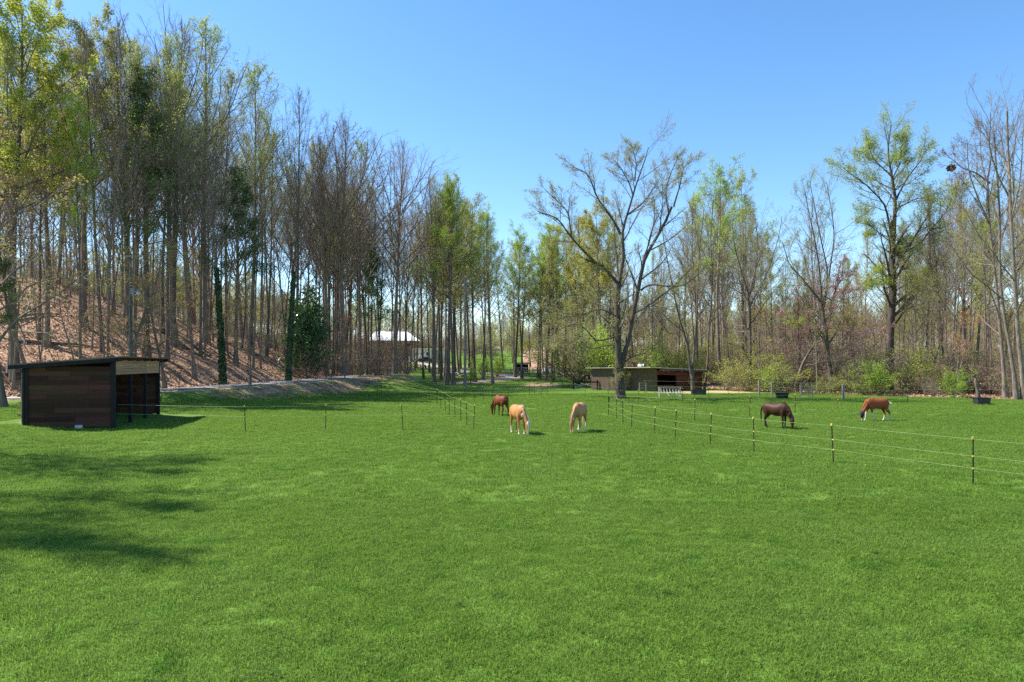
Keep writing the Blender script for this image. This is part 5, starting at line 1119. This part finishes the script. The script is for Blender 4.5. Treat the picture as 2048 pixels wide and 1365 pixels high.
l.new(tcn.outputs['Object'], nz.inputs['Vector']); hv = n.new('ShaderNodeHueSaturation'); r_ = n.new('ShaderNodeMapRange'); r_.inputs[3].default_value = .8; r_.inputs[4].default_value = 1.2
l.new(nz.outputs[0], r_.inputs[0]); l.new(r_.outputs[0], hv.inputs['Value']); l.new(a.outputs['Color'], hv.inputs['Color']); b = n['Principled BSDF']; b.inputs['Roughness'].default_value = .55; b.inputs['Specular IOR Level'].default_value = .2
l.new(hv.outputs[0], b.inputs['Base Color'])
def horse(px, py, face, label, coat, mane, tailc, legs_white=0, points=None, blaze=False, patches=None, mask=False, tail_swish=0, head_y=0.0, stride=(0, .1, -.08, .12), size=1.42, muzzle=None, pose=0):
    X, Y = gp(px, py); o = frame('horse', X, Y, tz(X, Y) - .015, math.atan2(face[1], face[0]), label, 'horse'); s_ = size / 1.45
    mb = MB()
    loft(mb, [(-.83, 0, 1.17, .07, .09), (-.79, 0, 1.14, .17, .20), (-.66, 0, 1.13, .255, .275), (-.48, 0, 1.12, .285, .31), (-.25, 0, 1.07, .285, .325), (0, 0, 1.03, .305, .355), (.22, 0, 1.05, .285, .355), (.40, 0, 1.10, .235, .355), (.56, 0, 1.08, .20, .29), (.68, 0, 1.05, .13, .20)], 18)
    hy = head_y
    loft(mb, [(.44, 0, 1.20, .12, .24), (.58, hy * .15, 1.09, .125, .245), (.70, hy * .4, .95, .105, .205), (.80, hy * .7, .79, .088, .165), (.88, hy * .9, .64, .078, .125), (.90, hy, .56, .07, .11)], 14)
    loft(mb, [(.88, hy, .66, .06, .07), (.92, hy, .58, .088, .125), (.94, hy, .48, .092, .135), (.95, hy, .37, .078, .105), (.95, hy, .25, .058, .078), (.94, hy, .14, .056, .068), (.93, hy, .055, .048, .052)], 14)
    for e in (-1, 1): loft(mb, [(.87, hy + e * .055, .69, .032, .024), (.86, hy + e * .075, .76, .030, .02), (.87, hy + e * .08, .82, .012, .010)], 8)
    for e, dx in ((-1, stride[0]), (1, stride[1])):
        yy = e * .15
        loft(mb, [(.40, yy * .85, 1.10, .10, .17), (.43, yy, .92, .10, .135), (.45 + dx * .2, yy, .76, .075, .09), (.46 + dx * .5, yy, .60, .056, .064), (.47 + dx * .65, yy, .47, .052, .058), (.47 + dx * .72, yy, .40, .046, .05), (.47 + dx * .85, yy, .26, .033, .036), (.47 + dx * .95, yy, .15, .036, .042), (.49 + dx, yy, .09, .038, .044), (.515 + dx, yy, .045, .052, .056), (.52 + dx, yy, .0, .06, .064)], 10)
    for e, dx in ((-1, stride[2]), (1, stride[3])):
        yy = e * .16
        loft(mb, [(-.55, yy * .8, 1.12, .13, .23), (-.55, yy, .95, .125, .205), (-.55 + dx * .2, yy, .80, .095, .14), (-.62 + dx * .4, yy, .66, .066, .088), (-.70 + dx * .6, yy, .54, .052, .068), (-.725 + dx * .7, yy, .47, .05, .062), (-.71 + dx * .8, yy, .38, .040, .046), (-.68 + dx * .9, yy, .22, .036, .04), (-.665 + dx, yy, .13, .04, .046), (-.64 + dx, yy, .08, .042, .046), (-.615 + dx, yy, .04, .054, .056), (-.61 + dx, yy, .0, .06, .062)], 10)
    me = remeshed(mb, .022, 4); me.name = 'horse_body'; nv = len(me.vertices); co = np.empty(nv * 3, np.float32); me.vertices.foreach_get('co', co); co = co.reshape(-1, 3)
    col = np.tile(np.array(coat, float), (nv, 1)); x, y, z = co.T
    def put(mask_, c_, k=1.0):
        mask_ = np.clip(mask_, 0, 1)[:, None] * k; return col * (1 - mask_) + np.array(c_) * mask_
    head = (x > .76) & (z < .72); leg = (z < .8) & ~head & (x < .76)
    if points is not None:
        col = put(np.where(leg, sstep(.72, .5, z), 0), points); col = put(np.where(head, sstep(.25, .1, z), 0), points, .7)
    if patches:
        for (cx, cy, cz, r_x, r_y, r_z) in patches: col = put(sstep(1.15, .85, np.sqrt(((x - cx) / r_x) ** 2 + ((y - cy) / r_y) ** 2 + ((z - cz) / r_z) ** 2)), (.72, .66, .56))
    for i, (fx_, sy) in enumerate(((.5, -1), (.5, 1), (-.65, -1), (-.65, 1))):
        h = legs_white[i] if legs_white else 0
        if h: col = put(np.where(leg & (np.abs(x - fx_) < .4) & (np.sign(y) == sy), sstep(h + .06, h - .06, z), 0), (.60, .52, .43))
    if blaze: col = put(np.where(head & (x > .97), sstep(.045, .025, np.abs(y - hy)), 0), (.75, .70, .63)); 
    if muzzle: col = put(np.where(head, sstep(.2, .12, z), 0), muzzle)
    col = put(np.where(leg | (z < .06), sstep(.06, .045, z), 0) * np.where(head, 0, 1), (.05, .04, .035))
    ca = me.color_attributes.new('coat', 'FLOAT_COLOR', 'POINT'); ca.data.foreach_set('color', np.concatenate([col, np.ones((nv, 1))], 1).astype(np.float32).ravel())
    me.materials.append(mh); me.polygons.foreach_set('use_smooth', np.ones(len(me.polygons), bool))
    link('body', me, o)
    def hair(name, paths, m_):
        h_ = MB()
        for p_, rr in paths: h_.path(p_, rr, 6)
        h_.build(name, m_, o, True)
    mm = mat('mane_hair', tuple(np.array(mane) * .8), mane, scale=14, rough=.6, stretch=(1, 1, .3)); mt_ = mat('tail_hair', tuple(np.array(tailc) * .75), tailc, scale=14, rough=.6, stretch=(1, 1, .3))
    r2 = np.random.default_rng(int(px)); ps = []
    for i in range(34):
        t = i / 33; bx = .46 + .44 * t; bz_ = 1.42 - .70 * t ** 1.15; by_ = hy * t ** 1.5; sd2 = 1 if r2.random() < .8 else -1; dl = r2.uniform(.16, .28)
        ps.append(([(bx - .0, by_, bz_ + .0), (bx + .05, by_ + sd2 * .085, bz_ - .02), (bx + .05, by_ + sd2 * .13, bz_ - dl * .6), (bx + .06, by_ + sd2 * .12, bz_ - dl)], [.022, .026, .02, .006]))
    for i in range(5): ps.append(([(.91, hy + r2.normal() * .02, .74), (1.01, hy + r2.normal() * .03, .66), (1.04, hy + r2.normal() * .04, .54)], [.02, .02, .005]))
    hair('mane', ps, mm); ps = []
    for i in range(16):
        q = r2.normal(size=2) * .04
        if tail_swish: pts = [(-.84, 0, 1.22), (-.90 + q[0], tail_swish * .10, 1.12), (-.82 + q[0], tail_swish * (.28 + q[1] * .3), .97 + q[1]), (-.55 + q[0], tail_swish * (.38 + q[1] * .3), .86 + q[1] * 1.3), (-.25 + q[0] * 3, tail_swish * .40, .80 + q[1] * 2)]
        else: pts = [(-.83, 0, 1.22), (-.93 + q[0] * .5, q[1] * .5, 1.08), (-.97 + q[0], q[1], .80), (-.95 + q[0], q[1], .50), (-.92 + q[0] * 1.4, q[1] * 1.4, .22 + abs(q[0]) * 2)]
    ps.append((pts, [.022, .027, .026, .018, .005] if tail_swish else [.028, .034, .036, .028, .006]))
    hair('tail', ps, mt_)
    for e in (-1, 1): MB().lathe([(.004, -.016), (.014, -.008), (.016, 0), (.014, .008), (.004, .016)], 8, (.985, hy + e * .083, .52), False).build('eye', M['rubber'], o, True)
    if mask:
        mk_ = MB(); loft(mk_, [(.88, hy, .70, .07, .08), (.92, hy, .60, .105, .142), (.94, hy, .48, .108, .152), (.95, hy, .36, .094, .122), (.95, hy, .27, .075, .096)], 14); mk_.build('fly_mask', M['mask'], o, True)
        for e in (-1, 1):
            m3 = MB(); loft(m3, [(.99, hy + e * .10, .56, .03, .04), (1.01, hy + e * .105, .51, .05, .05), (1.0, hy + e * .095, .45, .03, .04)], 8); m3.build('eye_cup', M['mask'], o, True)
    o.scale = (s_, s_, s_)
    return o
horse(1001, 832, (-.50, .86), 'dark chestnut horse grazing with its dark tail turned to the camera, leftmost of the five', (.155, .040, .014), (.09, .025, .012), (.030, .012, .010), points=(.06, .02, .012), head_y=.12)
horse(1037, 868, (.30, -.95), 'palomino horse with a white mane grazing beside the chestnut, facing the camera', (.42, .185, .066), (.80, .72, .60), (.74, .66, .52), legs_white=(.30, .22, .35, 0), blaze=True, head_y=.14, stride=(.04, -.06, .04, -.12), size=1.46)
horse(1158, 863, (-.33, -.94), 'palomino horse with a tan mane grazing alone left of the fence line', (.40, .20, .088), (.33, .19, .10), (.62, .50, .36), legs_white=(0, .2, .30, .42), head_y=-.14, stride=(.08, -.04, .1, -.06), muzzle=(.55, .48, .43), size=1.46)
horse(1553, 857, (.56, -.83), 'dark bay horse with black legs and tail grazing behind the wires', (.048, .017, .009), (.010, .008, .008), (.008, .007, .007), points=(.010, .008, .008), stride=(.02, -.06, .16, -.16))
horse(1752, 842, (-.985, -.17), 'chestnut and white horse with a fly mask and pale swishing tail, rightmost of the five', (.24, .060, .018), (.24, .07, .03), (.72, .56, .36), legs_white=(.58, .55, .36, .44), patches=[(.12, .05, .70, .22, .5, .09)], mask=True, tail_swish=1, stride=(.16, -.16, .0, -.14), muzzle=(.72, .64, .58))
